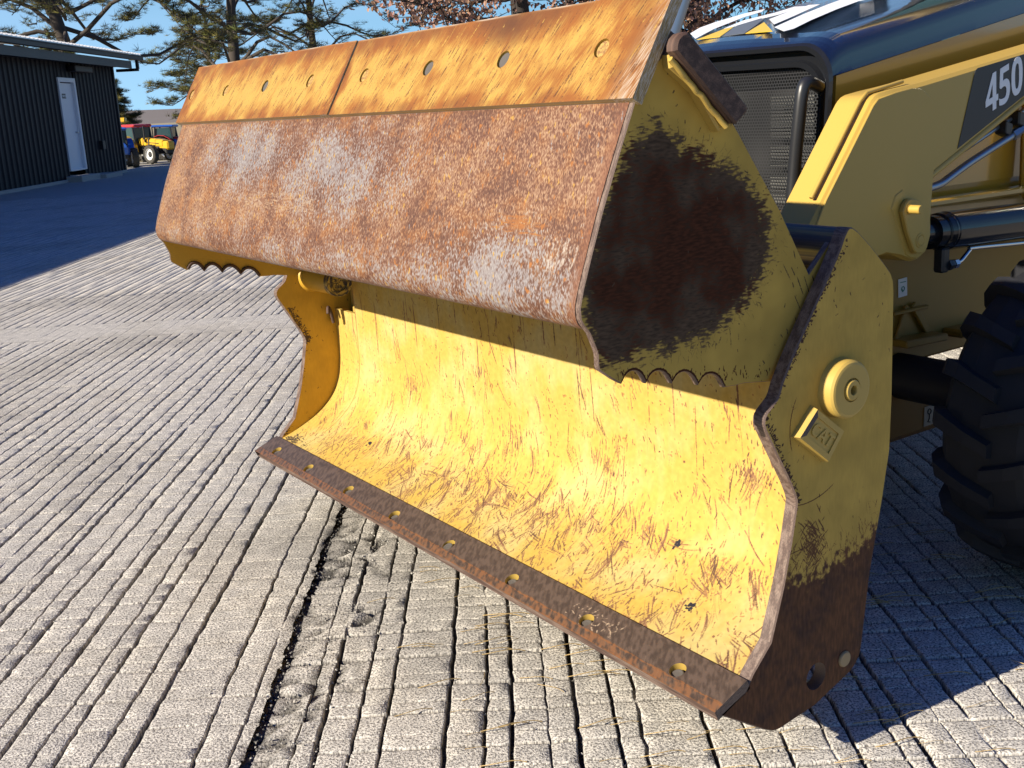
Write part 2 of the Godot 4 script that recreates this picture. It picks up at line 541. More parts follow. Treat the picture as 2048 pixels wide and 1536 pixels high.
# worn outer face of the clam: rust over bare blue-grey steel, cream and orange, streaked along the bend
func tex_clam() -> Texture2D:
	var w := 2048
	var h := 448
	var b := PackedByteArray()
	b.resize(w * h * 3)
	var fine := slant(nz(w, h, 0.34, 2, 21, 1.0, 3.0), w, h, 0.22)
	var mid := slant(nz(w, h, 0.10, 3, 22, 1.0, 2.4), w, h, 0.22)
	var big := nz(w, h, 0.006, 3, 23)
	var blot := nz(w, h, 0.011, 3, 24)
	var spot := slant(nz(w, h, 0.09, 1, 25, 1.0, 2.0), w, h, 0.22)
	var K := 2.55
	var rust := srgb8(from_lit(158, 98, 64, K))
	var dark := srgb8(from_lit(108, 66, 46, K))
	var cream := srgb8(from_lit(228, 198, 162, K))
	var steel := srgb8(from_lit(182, 188, 202, K))
	var orange := srgb8(from_lit(206, 128, 52, K))
	var yellow := srgb8(from_lit(232, 180, 82, K))
	for y in h:
		var v := float(y) / h
		for x in w:
			var i := y * w + x
			var u := float(x) / w        # 0 = near end, 1 = far end
			var f := (fine[i] - 128) / 128.0
			var m := (mid[i] - 128) / 128.0
			var g := (big[i] - 128) / 128.0
			var bl := (blot[i] - 128) / 128.0
			# where bare steel shows
			var s1 := 1.0 - Vector2((u - 0.71) / 0.17, (v - 0.33) / 0.24).length()
			var s2 := 1.0 - Vector2((u - 0.10) / 0.16, (v - 0.82) / 0.22).length()
			var s3 := 1.0 - Vector2((u - 0.46) / 0.16, (v - 0.40) / 0.30).length()
			var s4 := 0.35 - absf(v - 0.88) * 3.0 - maxf(0.0, u - 0.6)
			var st := maxf(maxf(s1 * 1.2, s2 * 1.1), maxf(s3, s4)) * 0.85 + g * 0.35 + m * 0.65 + f * 0.7 - 0.20
			var c := rust.lerp(dark, clampf(0.26 - m * 0.45 - g * 0.45 - f * 0.35, 0.0, 1.0))
			var og := bl * 1.3 + f * 0.35 + (0.25 if u > 0.8 else 0.0) * v
			c = c.lerp(orange, clampf(og * 0.6 - 0.02, 0.0, 0.55))
			var cr := f * 1.0 + m * 0.5 + g * 0.3 + 0.16 + ss(0.55, 1.0, u) * 0.12 - ss(0.15, 0.0, v) * 0.8
			c = c.lerp(cream, clampf((cr - 0.02) * 1.15, 0.0, 0.68))
			c = c.lerp(steel, clampf((st + 0.02) * 1.6, 0.0, 0.70))
			if spot[i] > 205 and m < 0.25:
				c = c.lerp(yellow if big[i] > 130 else orange, clampf((spot[i] - 205) * 0.05, 0.0, 0.9))
			var top := ss(0.10, 0.0, v) + ss(0.985, 1.0, v) * 0.6
			c = c.lerp(dark, clampf(top * (0.55 + f * 0.3), 0.0, 1.0))
			var ends := ss(0.016, 0.0, u)
			c = c.lerp(rust, ends * 0.7)
			c *= 1.0 + clampf(f, -0.7, 0.7) * 0.16
			b[i * 3] = clampi(int(c.x), 0, 255)
			b[i * 3 + 1] = clampi(int(c.y), 0, 255)
			b[i * 3 + 2] = clampi(int(c.z), 0, 255)
	# orange smears, red chalk, pale scuff lines
	for k in 70:
		stroke(b, w, h, (0.09 + rng.randfn(0.0, 0.016)) * w, (0.60 + rng.randfn(0.0, 0.018)) * h, rnd(-0.15, 0.15), rnd(8, 40), 1.8, orange, rnd(0.1, 0.4))
	for k in 80:
		var tt := rng.randf()
		stroke(b, w, h, (0.255 + 0.03 * tt + rng.randfn(0.0, 0.007)) * w, (0.05 + 0.33 * tt) * h, PI * 0.5 + rnd(-0.35, 0.1), rnd(6, 26), 1.8, orange, rnd(0.1, 0.4))
	for k in 60:
		stroke(b, w, h, (0.47 + rng.randfn(0.0, 0.012)) * w, (0.08 + rng.randfn(0.0, 0.03)) * h, rnd(0, TAU), rnd(6, 20), 1.8, orange, 0.25)
	for k in 90:
		stroke(b, w, h, (0.93 + rnd(-0.025, 0.02)) * w, rnd(0.02, 0.11) * h, rnd(-0.2, 0.2), rnd(8, 30), 2.0, srgb8(from_lit(226, 96, 92, K)), 0.30)
	for k in 240:
		stroke(b, w, h, (0.60 + rnd(-0.12, 0.08)) * w, (0.60 + rnd(-0.05, 0.05)) * h, rnd(-0.08, 0.08), rnd(6, 30), 1.4, cream, rnd(0.1, 0.35))
	for k in 500:
		stroke(b, w, h, rng.randf() * w, rng.randf() * h, PI * 0.5 + 0.22 + rnd(-0.2, 0.2), rnd(6, 26), 1.2, dark if k % 2 else steel, rnd(0.2, 0.6))
	for k in 70:
		stroke(b, w, h, (0.02 + rnd(-0.008, 0.03)) * w, (0.68 + rnd(-0.05, 0.07)) * h, PI * 0.5 + rnd(-0.3, 0.3), rnd(4, 18), 1.6, srgb8(from_lit(240, 228, 214, K)), 0.35)
	return tex_of(b, w, h)

# bolt-on edge plates: yellow paint worn through to rust from the borders, brushed across
func tex_edge() -> Texture2D:
	var w := 2048
	var h := 208
	var b := PackedByteArray()
	b.resize(w * h * 3)
	var fine := slant(nz(w, h, 0.30, 2, 31, 1.0, 12.0), w, h, 0.35)
	var mid := slant(nz(w, h, 0.012, 4, 32, 1.0, 1.6), w, h, 0.35)
	var big := nz(w, h, 0.008, 3, 33)
	var speck := nz(w, h, 0.2, 1, 34)
	var K := 2.5
	var yel := srgb8(from_lit(248, 204, 98, K))
	var rust := srgb8(from_lit(192, 118, 48, K))
	var dark := srgb8(from_lit(118, 72, 42, K))
	var cream := srgb8(from_lit(236, 196, 130, K))
	for y in h:
		var v := float(y) / h          # 0 = lower border, 1 = upper border
		for x in w:
			var i := y * w + x
			var u := float(x) / w
			var f := (fine[i] - 128) / 128.0
			var m := (mid[i] - 128) / 128.0
			var g := (big[i] - 128) / 128.0
			var rim := maxf(maxf(ss(0.36, 0.0, v) * 0.8, ss(0.42 + 0.2 * g, 1.0, v) * 1.0), maxf(ss(0.10, 0.0, u), ss(0.93, 1.0, u)))
			rim = maxf(rim, maxf(ss(0.025, 0.0, absf(u - 0.5)) * 0.9, ss(0.50, 0.2, u) * 0.42 + ss(0.2, 0.0, u) * 0.15))
			var wear := rim * 1.15 + f * 0.50 + m * 0.55 + g * 0.40 - 0.46
			var c := yel.lerp(cream, clampf(f * 0.5 + 0.1, 0.0, 0.4))
			c = c.lerp(rust, clampf(wear * 1.0 + 0.42, 0.06, 1.0))
			var dk := wear * 0.7 - f * 0.35 - m * 0.5 - 0.25 + (1.0 - minf(1.0, Vector2((u - 0.19) / 0.07, (v - 0.80) / 0.4).length())) * 0.8
			c = c.lerp(dark, clampf(dk, 0.0, 0.85))
			if speck[i] > 222: c = c.lerp(dark, 0.4)
			var pale := ss(0.03, 0.0, u + (v - 0.5) * 0.02) * (0.5 + f) + ss(0.97, 1.0, v) * (0.5 + g)
			c = c.lerp(srgb8(from_lit(250, 236, 222, K)), clampf(pale, 0.0, 0.8))
			b[i * 3] = clampi(int(c.x), 0, 255)
			b[i * 3 + 1] = clampi(int(c.y), 0, 255)
			b[i * 3 + 2] = clampi(int(c.z), 0, 255)
	for k in 800:
		stroke(b, w, h, rng.randf() * w, rng.randf() * h, -PI * 0.5 + 0.33 + rnd(-0.05, 0.05), rnd(8, 50), 1.3, dark if k % 3 else yel, rnd(0.2, 0.6))
	return tex_of(b, w, h)

# near side of the clam in (z, y): yellow, with a big patch rubbed to dark steel
const CLAM_RECT := Rect2(-1.90, 0.84, 0.80, 0.74)
const PATCH := [0.242, 0.237, 0.222, 0.207, 0.197, 0.192, 0.192, 0.199, 0.220, 0.281, 0.268, 0.251, 0.233, 0.216, 0.215, 0.218, 0.230, 0.233, 0.188, 0.174, 0.174, 0.186, 0.202, 0.224, 0.242]
func tex_clam_side() -> Texture2D:
	var w := 1024
	var h := 944
	var b := PackedByteArray()
	b.resize(w * h * 3)
	var n1 := nz(w, h, 0.02, 4, 41)
	var n2 := nz(w, h, 0.12, 2, 42, 4.0, 1.0)
	var n3 := nz(w, h, 0.006, 3, 43)
	var yel := srgb8(YEL)
	var grey := srgb8(Vector3(0.074, 0.049, 0.032))
	var core := srgb8(Vector3(0.056, 0.020, 0.010))
	for y in h:
		var yy := CLAM_RECT.end.y - CLAM_RECT.size.y * y / h
		for x in w:
			var i := y * w + x
			var zz := CLAM_RECT.position.x + CLAM_RECT.size.x * x / w
			var dz := zz + 1.392
			var dy := yy - 1.161
			var r := sqrt(dz * dz + dy * dy)
			var a := (atan2(dy, dz) + PI) / TAU * 24.0
			var k := int(a)
			var R: float = lerpf(PATCH[mini(k, 24)], PATCH[mini(k + 1, 24)], a - k)
			var e := (R - r) / 0.020 + (n1[i] - 128) * 0.009 + (n2[i] - 128) * 0.009
			var c := yel * (1.0 + (n3[i] - 128) * 0.0006)
			if e > -1.0:
				var inn := grey.lerp(core, clampf((R - r - 0.03) * 12.0 + (n3[i] - 128) * 0.012 + (n2[i] - 128) * 0.008, 0.0, 1.0))
				inn *= 1.0 + (n2[i] - 128) * 0.0022
				c = c.lerp(inn, ss(-0.25, 1.0, e))
			b[i * 3] = clampi(int(c.x), 0, 255)
			b[i * 3 + 1] = clampi(int(c.y), 0, 255)
			b[i * 3 + 2] = clampi(int(c.z), 0, 255)
	for k in 380:
		var a := rnd(-PI, PI)
		var q := (a + PI) / TAU * 24.0
		var R: float = lerpf(PATCH[int(q)], PATCH[mini(int(q) + 1, 24)], q - int(q)) * (1.0 + rng.randfn(0.02, 0.06))
		var p := Vector2(-1.392 + cos(a) * R, 1.161 + sin(a) * R)
		stroke(b, w, h, (p.x - CLAM_RECT.position.x) / CLAM_RECT.size.x * w, (CLAM_RECT.end.y - p.y) / CLAM_RECT.size.y * h, rnd(-0.5, 0.5) + (PI * 0.75 if k % 3 == 0 else (PI * 0.4 if k % 3 == 1 else -a)), rnd(4, 26), rnd(0.7, 1.3), grey, rnd(0.25, 0.8), rnd(-0.01, 0.01))
	for k in 300:
		stroke(b, w, h, rng.randf() * w, rng.randf() * h, rnd(0.7, 2.4), rnd(2, 14), rnd(0.8, 1.8), grey, rnd(0.3, 0.9))
	for k in 30:
		stroke(b, w, h, rnd(0.12, 0.3) * w, rnd(0.4, 0.95) * h, 2.0 + rnd(-0.15, 0.15), rnd(15, 80), rnd(1.0, 2.4), grey, rnd(0.4, 0.9))
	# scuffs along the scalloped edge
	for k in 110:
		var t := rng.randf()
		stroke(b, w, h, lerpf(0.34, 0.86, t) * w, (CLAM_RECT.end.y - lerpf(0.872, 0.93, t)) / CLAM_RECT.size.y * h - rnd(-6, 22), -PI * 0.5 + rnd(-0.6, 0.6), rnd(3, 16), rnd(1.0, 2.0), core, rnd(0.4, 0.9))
	var sc := scallops()  # dark outline painted along the scallops for shade on their down-facing rims
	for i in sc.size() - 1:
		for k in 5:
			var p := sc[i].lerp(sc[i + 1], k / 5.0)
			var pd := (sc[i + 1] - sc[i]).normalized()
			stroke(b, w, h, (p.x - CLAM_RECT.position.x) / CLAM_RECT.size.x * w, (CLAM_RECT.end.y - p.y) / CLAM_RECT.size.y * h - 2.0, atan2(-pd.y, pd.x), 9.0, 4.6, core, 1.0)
	return tex_of(b, w, h)

# outer side plate of the bucket: yellow above, rubbed to brown steel below with a ragged border
const PLATE_RECT := Rect2(-1.98, 0.09, 0.58, 1.08)
func tex_plate(worn: bool) -> Texture2D:
	var w := 768
	var h := 1408
	var b := PackedByteArray()
	b.resize(w * h * 3)
	var s := 50 if worn else 60
	var n1 := nz(w, h, 0.03, 4, s + 1)
	var n2 := nz(w, h, 0.08, 2, s + 2, 1.0, 4.0)
	var n3 := nz(w, h, 0.006, 3, s + 3)
	var yel := srgb8(YEL) if worn else srgb8(Vector3(0.50, 0.29, 0.03))
	var brown := srgb8(Vector3(0.100, 0.044, 0.022))
	var dark := srgb8(Vector3(0.05, 0.025, 0.02))
	for y in h:
		var yy := PLATE_RECT.end.y - PLATE_RECT.size.y * y / h
		for x in w:
			var i := y * w + x
			var zz := PLATE_RECT.position.x + PLATE_RECT.size.x * x / w
			var c := yel * (1.0 + (n3[i] - 128) * 0.0005 + (n2[i] - 128) * 0.0002)
			if worn:
				var edge := 0.445 + 0.010 * sin(zz * 30.0) - maxf(0.0, zz + 1.62) * 0.5 + maxf(0.0, -1.86 - zz) * 0.9
				var e := (edge - yy) / 0.018 + (n1[i] - 128) * 0.016 + (n2[i] - 128) * 0.006
				if e > -1.0:
					var br := brown.lerp(dark, clampf(0.2 + (n3[i] - 120) * 0.006 + (n1[i] - 128) * 0.004, 0.0, 1.0))
					br *= 1.0 + (n2[i] - 128) * 0.0016
					c = c.lerp(br, ss(-0.4, 1.2, e))
			b[i * 3] = clampi(int(c.x), 0, 255)
			b[i * 3 + 1] = clampi(int(c.y), 0, 255)
			b[i * 3 + 2] = clampi(int(c.z), 0, 255)
	var to_px := func(z: float, y: float) -> Vector2: return Vector2((z - PLATE_RECT.position.x) / PLATE_RECT.size.x * w, (PLATE_RECT.end.y - y) / PLATE_RECT.size.y * h)
	if worn:
		for k in 300:
			var z := rnd(-1.93, -1.52)
			var p: Vector2 = to_px.call(z, 0.45 + maxf(0.0, -1.86 - z) * 0.9 + rng.randfn(0.0, 0.022))
			stroke(b, w, h, p.x, p.y, -PI * 0.5 + rng.randfn(0, 0.6), rnd(6, 46), rnd(0.7, 1.4), brown, rnd(0.25, 0.8), rnd(-0.01, 0.01))
		for k in 190:
			var p2: Vector2 = to_px.call(-1.72 + rng.randfn(0, 0.02), 0.50 + rng.randfn(0, 0.025))
			stroke(b, w, h, p2.x, p2.y, (PI * 0.25 if k % 2 else -PI * 0.3) + rnd(-0.25, 0.25), rnd(10, 60), rnd(0.8, 1.8), brown, rnd(0.4, 0.9), rnd(-0.01, 0.01))
		for l: Array in [[-1.78, 0.62, 0.5, 170, -0.004], [-1.56, 0.50, 3.05, 190, 0.001], [-1.66, 0.83, 1.0, 150, 0.006], [-1.62, 0.47, -2.3, 60, 0.0]]:
			var p3: Vector2 = to_px.call(l[0], l[1])
			for k in 2:
				stroke(b, w, h, p3.x, p3.y, l[2] + PI * k * 0.0, l[3], 1.3, brown, 0.85, l[4])
	for k in 260:
		stroke(b, w, h, rng.randf() * w, rng.randf() * h, rnd(0.3, 2.4), rnd(2, 16), rnd(0.7, 1.6), dark, rnd(0.2, 0.8))
	# chipped front border
	var fr := [-1.50, 0.224, -1.665, 0.61, -1.566, 0.80, -1.80, 1.13] if worn else [-1.53, 0.25, -1.65, 0.60, -1.655, 0.62, -1.60, 0.74]
	for k in (420 if worn else 700):
		var sgm := (rng.randi() % 3) * 2
		var t := rng.randf()
		var p4: Vector2 = to_px.call(lerpf(fr[sgm], fr[sgm + 2], t) - absf(rng.randfn(0.004, 0.004 if worn else 0.012)), lerpf(fr[sgm + 1], fr[sgm + 3], t))
		stroke(b, w, h, p4.x, p4.y, rnd(2.2, 4.0), rnd(3, 12), rnd(1.0, 2.8), dark, rnd(0.5, 1.0))
	return tex_of(b, w, h)

# bare steel cutting edge: brown, orange rust line near the bevel
func tex_blade() -> Texture2D:
	var w := 2048
	var h := 96
	var b := PackedByteArray()
	b.resize(w * h * 3)
	var n1 := slant(nz(w, h, 0.07, 3, 71, 1.0, 2.0), w, h, -0.6)
	var n2 := nz(w, h, 0.02, 3, 72)
	var n3 := nz(w, h, 0.25, 1, 73)
	var K := 1.45
	var br := srgb8(from_lit(100, 84, 75, K))
	var dk := srgb8(from_lit(74, 61, 55, K))
	var orr := srgb8(from_lit(170, 102, 52, K))
	var bev := srgb8(from_lit(138, 95, 66, K))
	for y in h:
		var v := float(y) / h          # 0 = front edge
		for x in w:
			var i := y * w + x
			var f := (n1[i] - 128) / 128.0
			var g := (n2[i] - 128) / 128.0
			var c := br.lerp(dk, clampf(0.4 - f * 1.2 + g * 0.5, 0.0, 1.0))
			if v < 0.21: c = c.lerp(bev, clampf(0.45 + f * 0.9 + g * 0.6, 0.0, 0.9))
			c = c.lerp(orr, clampf(0.9 - absf(v - 0.225 - g * 0.02) / 0.03 + f * 0.8, 0.0, 0.5))
			if v < 0.03: c = c.lerp(orr, 0.3)
			if n3[i] > 230: c = c.lerp(orr, 0.35)
			b[i * 3] = clampi(int(c.x), 0, 255)
			b[i * 3 + 1] = clampi(int(c.y), 0, 255)
			b[i * 3 + 2] = clampi(int(c.z), 0, 255)
	for k in 260:
		stroke(b, w, h, rng.randf() * w, rng.randf() * h, -PI * 0.5 - 0.6 + rnd(-0.3, 0.3), rnd(5, 30), 1.0, srgb8(from_lit(150, 128, 110, K)), rnd(0.15, 0.5))
	for k in 40:
		stroke(b, w, h, (0.20 + rnd(-0.05, 0.02)) * w, rnd(0.3, 0.8) * h, rnd(0, TAU), rnd(5, 24), 1.2, srgb8(from_lit(200, 176, 150, K)), rnd(0.3, 0.7), rnd(-0.05, 0.05))
	return tex_of(b, w, h)

# rust and rubbed steel for rims and bars
func tex_rust(sd: int, a: Vector3, c2: Vector3) -> Texture2D:
	var w := 256
	var b := PackedByteArray()
	b.resize(w * w * 3)
	var n1 := nz(w, w, 0.03, 4, sd)
	var n2 := nz(w, w, 0.2, 1, sd + 1)
	var ca := srgb8(a)
	var cb := srgb8(c2)
	for i in w * w:
		var c := ca.lerp(cb, clampf(0.5 + (n1[i] - 128) * 0.011, 0.0, 1.0)) * (1.0 + (n2[i] - 128) * 0.0016)
		b[i * 3] = clampi(int(c.x), 0, 255)
		b[i * 3 + 1] = clampi(int(c.y), 0, 255)
		b[i * 3 + 2] = clampi(int(c.z), 0, 255)
	return tex_of(b, w, w)

# exposed concrete: grey paste, cream and dark grains
func tex_concrete() -> Array:
	var w := 1024
	var b := PackedByteArray()
	b.resize(w * w * 3)
	var hb := PackedByteArray()
	hb.resize(w * w)
	var n1 := nz(w, w, 0.10, 2, 81)
	var n2 := nz(w, w, 0.085, 1, 82, 1.0, 1.0, FastNoiseLite.TYPE_CELLULAR)
	var n3 := nz(w, w, 0.22, 1, 83)
	var n4 := nz(w, w, 0.012, 3, 84)
	var paste := srgb8(Vector3(0.49, 0.468, 0.43))
	var cream := srgb8(Vector3(0.69, 0.655, 0.585))
	var dark := srgb8(Vector3(0.15, 0.14, 0.13))
	for i in w * w:
		var a := (n1[i] - 128) / 128.0
		var s := (n3[i] - 128) / 128.0
		var g := (n4[i] - 128) / 128.0
		var c := paste.lerp(cream, clampf(a * 1.3 + s * 0.4 + g * 0.4, 0.0, 1.0))
		c = c.lerp(dark, clampf((-a - 0.15 - s * 0.5) * 2.6, 0.0, 0.92))
		if n2[i] < 34 and s < 0.2: c = c.lerp(dark, 0.6)
		c *= 1.0 + g * 0.05
		hb[i] = clampi(int(150 + a * 60.0 + s * 34.0), 0, 255)
		b[i * 3] = clampi(int(c.x), 0, 255)
		b[i * 3 + 1] = clampi(int(c.y), 0, 255)
		b[i * 3 + 2] = clampi(int(c.z), 0, 255)
	return [tex_of(b, w, w), grey_tex(hb, w, w)]

# soft high cloud, thicker towards the horizon
func tex_cloud() -> Texture2D:
	var w := 1024
	var h := 512
	var n := nz(w, h, 0.012, 5, 91, 1.0, 0.4)
	var b := PackedByteArray()
	b.resize(w * h * 4)
	for y in h:
		var el := 90.0 - 180.0 * (y + 0.5) / h
		var k := ss(34.0, 6.0, absf(el))
		for x in w:
			var i := y * w + x
			# blend the seam at the back
			var t := clampf((x - w + 80) / 80.0, 0.0, 1.0)
			var v: float = lerpf(n[i], n[y * w + maxi(0, x - w + 80)] if x > w - 81 else n[i], 0.0 if t == 0.0 else t)
			b[i * 4] = 255
			b[i * 4 + 1] = 244
			b[i * 4 + 2] = 246
			b[i * 4 + 3] = int(clampf(ss(96.0, 210.0, v) * k, 0.0, 1.0) * 255.0)
	return ImageTexture.create_from_image(Image.create_from_data(w, h, false, Image.FORMAT_RGBA8, b))

# ------------------------------------------------------------------ the grooved concrete yard
var pgroove := []      # [p, half width, depth]
var qgroove := []
var gn := FastNoiseLite.new()

func make_grooves() -> void:
	gn.seed = 5
	gn.frequency = 1.0
	gn.noise_type = FastNoiseLite.TYPE_SIMPLEX_SMOOTH
	gn.fractal_type = FastNoiseLite.FRACTAL_FBM
	gn.fractal_octaves = 2
	var p := -26.0
	while p < 6.0:
		pgroove.append([p + rnd(-0.008, 0.008), rnd(0.0042, 0.0070), rnd(0.020, 0.028)])
		if rng.randf() < 0.94:
			pgroove.append([p + 0.092 + rnd(-0.010, 0.010), rnd(0.0026, 0.0048), rnd(0.010, 0.019)])
		p += 0.150 + rnd(-0.012, 0.012)
	var q := 0.0
	while q < 9.0:
		qgroove.append([q + rnd(-0.006, 0.006), rnd(0.0045, 0.0070), rnd(0.014, 0.020)])
		if rng.randf() < 0.9:
			qgroove.append([q + 0.058 + rnd(-0.008, 0.008), rnd(0.0028, 0.0044), rnd(0.006, 0.011)])
		q += 0.150 + rnd(-0.01, 0.01)

# one slab: grooves lengthwise everywhere, crosswise where cross is given; qs = length step; rough = broken border on the low-p side
func make_slab(p0: float, p1: float, q0: float, q1: float, qs: float, cross: float, mul: float, mats, parent: Node3D, broken := false, lowres := false) -> void:
	var us := PackedFloat32Array()       # base p
	var ug := PackedInt32Array()         # groove index or -1
	var ut := PackedFloat32Array()       # share of depth
	var ux := PackedFloat32Array()       # place across the groove
	var prof := [[-1.75, 0.0], [-1.18, 0.0], [-1.0, 0.08], [-0.66, 1.0], [0.66, 1.0], [1.0, 0.08], [1.18, 0.0], [1.75, 0.0]] if not lowres else [[-1.25, 0.0], [-1.0, 0.08], [-0.5, 1.0], [0.5, 1.0], [1.0, 0.08], [1.25, 0.0]]
	us.append(p0); ug.append(-1); ut.append(0.0); ux.append(0.0)
	var last := p0
	for i in pgroove.size():
		var g: Array = pgroove[i]
		if g[0] < p0 + 0.02 or g[0] > p1 - 0.02: continue
		if not lowres:
			var gap: float = g[0] - g[1] * 1.75 - last
			var k := int(gap / 0.022)
			for j in range(1, k):
				us.append(last + gap * j / k); ug.append(-1); ut.append(0.0); ux.append(0.0)
		for e: Array in prof:
			us.append(g[0] + g[1] * e[0]); ug.append(i); ut.append(e[1]); ux.append(e[0])
		last = g[0] + g[1] * 1.75
	us.append(p1); ug.append(-1); ut.append(0.0); ux.append(0.0)
	var vs := PackedFloat32Array()
	var vt := PackedFloat32Array()
	vs.append(q0); vt.append(0.0)
	if cross > 0.0:
		var lq := q0
		for g: Array in qgroove:
			if g[0] < q0 + 0.02 or g[0] > q1 - 0.02: continue
			var gap2: float = g[0] - g[1] * 2.2 - lq
			var k2 := maxi(1, int(gap2 / qs))
			for j in range(1, k2):
				vs.append(lq + gap2 * j / k2); vt.append(0.0)
			for e: Array in [[-2.2, 0.0], [-1.0, 0.06], [-0.4, 1.0], [0.4, 1.0], [1.0, 0.06], [2.2, 0.0]]:
				vs.append(g[0] + g[1] * e[0]); vt.append(e[1] * g[2])
			lq = g[0] + g[1] * 2.2
	else:
		var k3 := maxi(2, int((q1 - q0) / qs))
		for j in range(1, k3):
			vs.append(q0 + (q1 - q0) * j / k3); vt.append(0.0)
	vs.append(q1); vt.append(0.0)
	var nu := us.size()
	var nv := vs.size()
	var V := PackedVector3Array()
	var U := PackedVector2Array()
	var C := PackedColorArray()
	V.resize(nu * nv); U.resize(nu * nv); C.resize(nu * nv)
	var wob := PackedFloat32Array()
	wob.resize(pgroove.size())
	var dep := PackedFloat32Array()
	dep.resize(pgroove.size())
	for j in nv:
		var q := vs[j]
		for i in pgroove.size():
			var g: Array = pgroove[i]
			if g[0] < p0 or g[0] > p1: continue
			wob[i] = gn.get_noise_2d(g[0] * 37.0, q * 0.9) * 0.007 + (gn.get_noise_2d(g[0] * 91.0, q * 20.0) * 0.0048 if not lowres else 0.0)
			dep[i] = g[2] * clampf(0.78 + gn.get_noise_2d(g[0] * 53.0 + 9.0, q * 2.2) * 1.15, 0.0, 1.15) * mul * smoothstep(0.0, 0.05, q1 - q + gn.get_noise_2d(g[0] * 20.0, 3.0) * 0.1)
		for i in nu:
			var p := us[i]
			var k := ug[i]
			var y := gn.get_noise_2d(p * 1.2, q * 1.2) * 0.002
			var d := 0.0
			if k >= 0:
				p += wob[k]
				var t := ut[i]
				if not lowres and absf(ux[i]) > 0.9:
					# broken-out edges widen the groove here and there
					var sd := 50.0 * signf(ux[i])
					var g0: float = pgroove[k][0]
					var chip := smoothstep(0.24, 0.46, gn.get_noise_2d(g0 * 61.0 + sd, q * 21.0)) + 0.4 * smoothstep(0.10, 0.4, gn.get_noise_2d(g0 * 83.0 + sd, q * 60.0))
					t = maxf(t, chip * (0.5 if absf(ux[i]) < 1.1 else (0.20 if absf(ux[i]) < 1.5 else 0.02)))
				d = dep[k] * t
			var qq := q
			if cross > 0.0:
				if vt[j] > 0.0:
					d = maxf(d, vt[j] * cross * (3.6 if absf(q - 3.50) < 0.045 and not broken and p > -1.3 else 1.0) * clampf(0.72 + gn.get_noise_2d(p * 5.0, q * 9.0) * 1.1, 0.0, 1.1))
				qq += gn.get_noise_2d(p * 2.6, 70.0 + q * 0.3) * 0.010 + gn.get_noise_2d(p * 24.0, q * 8.0) * 0.0022
			if not lowres:
				y += gn.get_noise_2d(p * 75.0, q * 75.0) * 0.0007 + gn.get_noise_2d(p * 13.0, q * 13.0) * 0.0006
			if broken:
				var br := smoothstep(0.17, 0.02, p - p0 + gn.get_noise_2d(p * 3.0, q * 2.4) * 0.22)
				d += br * maxf(0.0, gn.get_noise_2d(p * 24.0 + 7.0, q * 24.0) + 0.12) * 0.030
			if not lowres and (i == nu - 1 or i == 0):
				p += gn.get_noise_2d(9.0, q * 5.0) * 0.009 + gn.get_noise_2d(4.0, q * 40.0) * 0.010
				d = absf(gn.get_noise_2d(2.0 + i, q * 30.0)) * 0.02
			var o := j * nu + i
			V[o] = pq(p, qq, y - d)
			U[o] = Vector2(p, qq) / 0.95
			var dirt_shade := 1.0 - 0.80 * clampf(d / 0.012, 0.0, 1.0)  # groove dirt, painted darker with depth to stand in for shade inside too
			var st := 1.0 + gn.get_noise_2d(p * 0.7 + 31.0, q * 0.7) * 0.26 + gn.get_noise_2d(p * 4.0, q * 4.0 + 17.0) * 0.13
			C[o] = Color(dirt_shade * st, dirt_shade * st * 0.99, dirt_shade * st * 0.97)
	var I := PackedInt32Array()
	I.resize((nu - 1) * (nv - 1) * 6)
	var w := 0
	for j in nv - 1:
		for i in nu - 1:
			var a := j * nu + i
			I[w] = a; I[w + 1] = a + nu + 1; I[w + 2] = a + 1
			I[w + 3] = a; I[w + 4] = a + nu; I[w + 5] = a + nu + 1
			w += 6
	var arr := []
	arr.resize(Mesh.ARRAY_MAX)
	arr[Mesh.ARRAY_VERTEX] = V
	arr[Mesh.ARRAY_TEX_UV] = U
	arr[Mesh.ARRAY_COLOR] = C
	arr[Mesh.ARRAY_INDEX] = I
	var st := SurfaceTool.new()
	st.create_from_arrays(arr)
	st.generate_normals()
	part("slab", st.commit(), mats, parent)

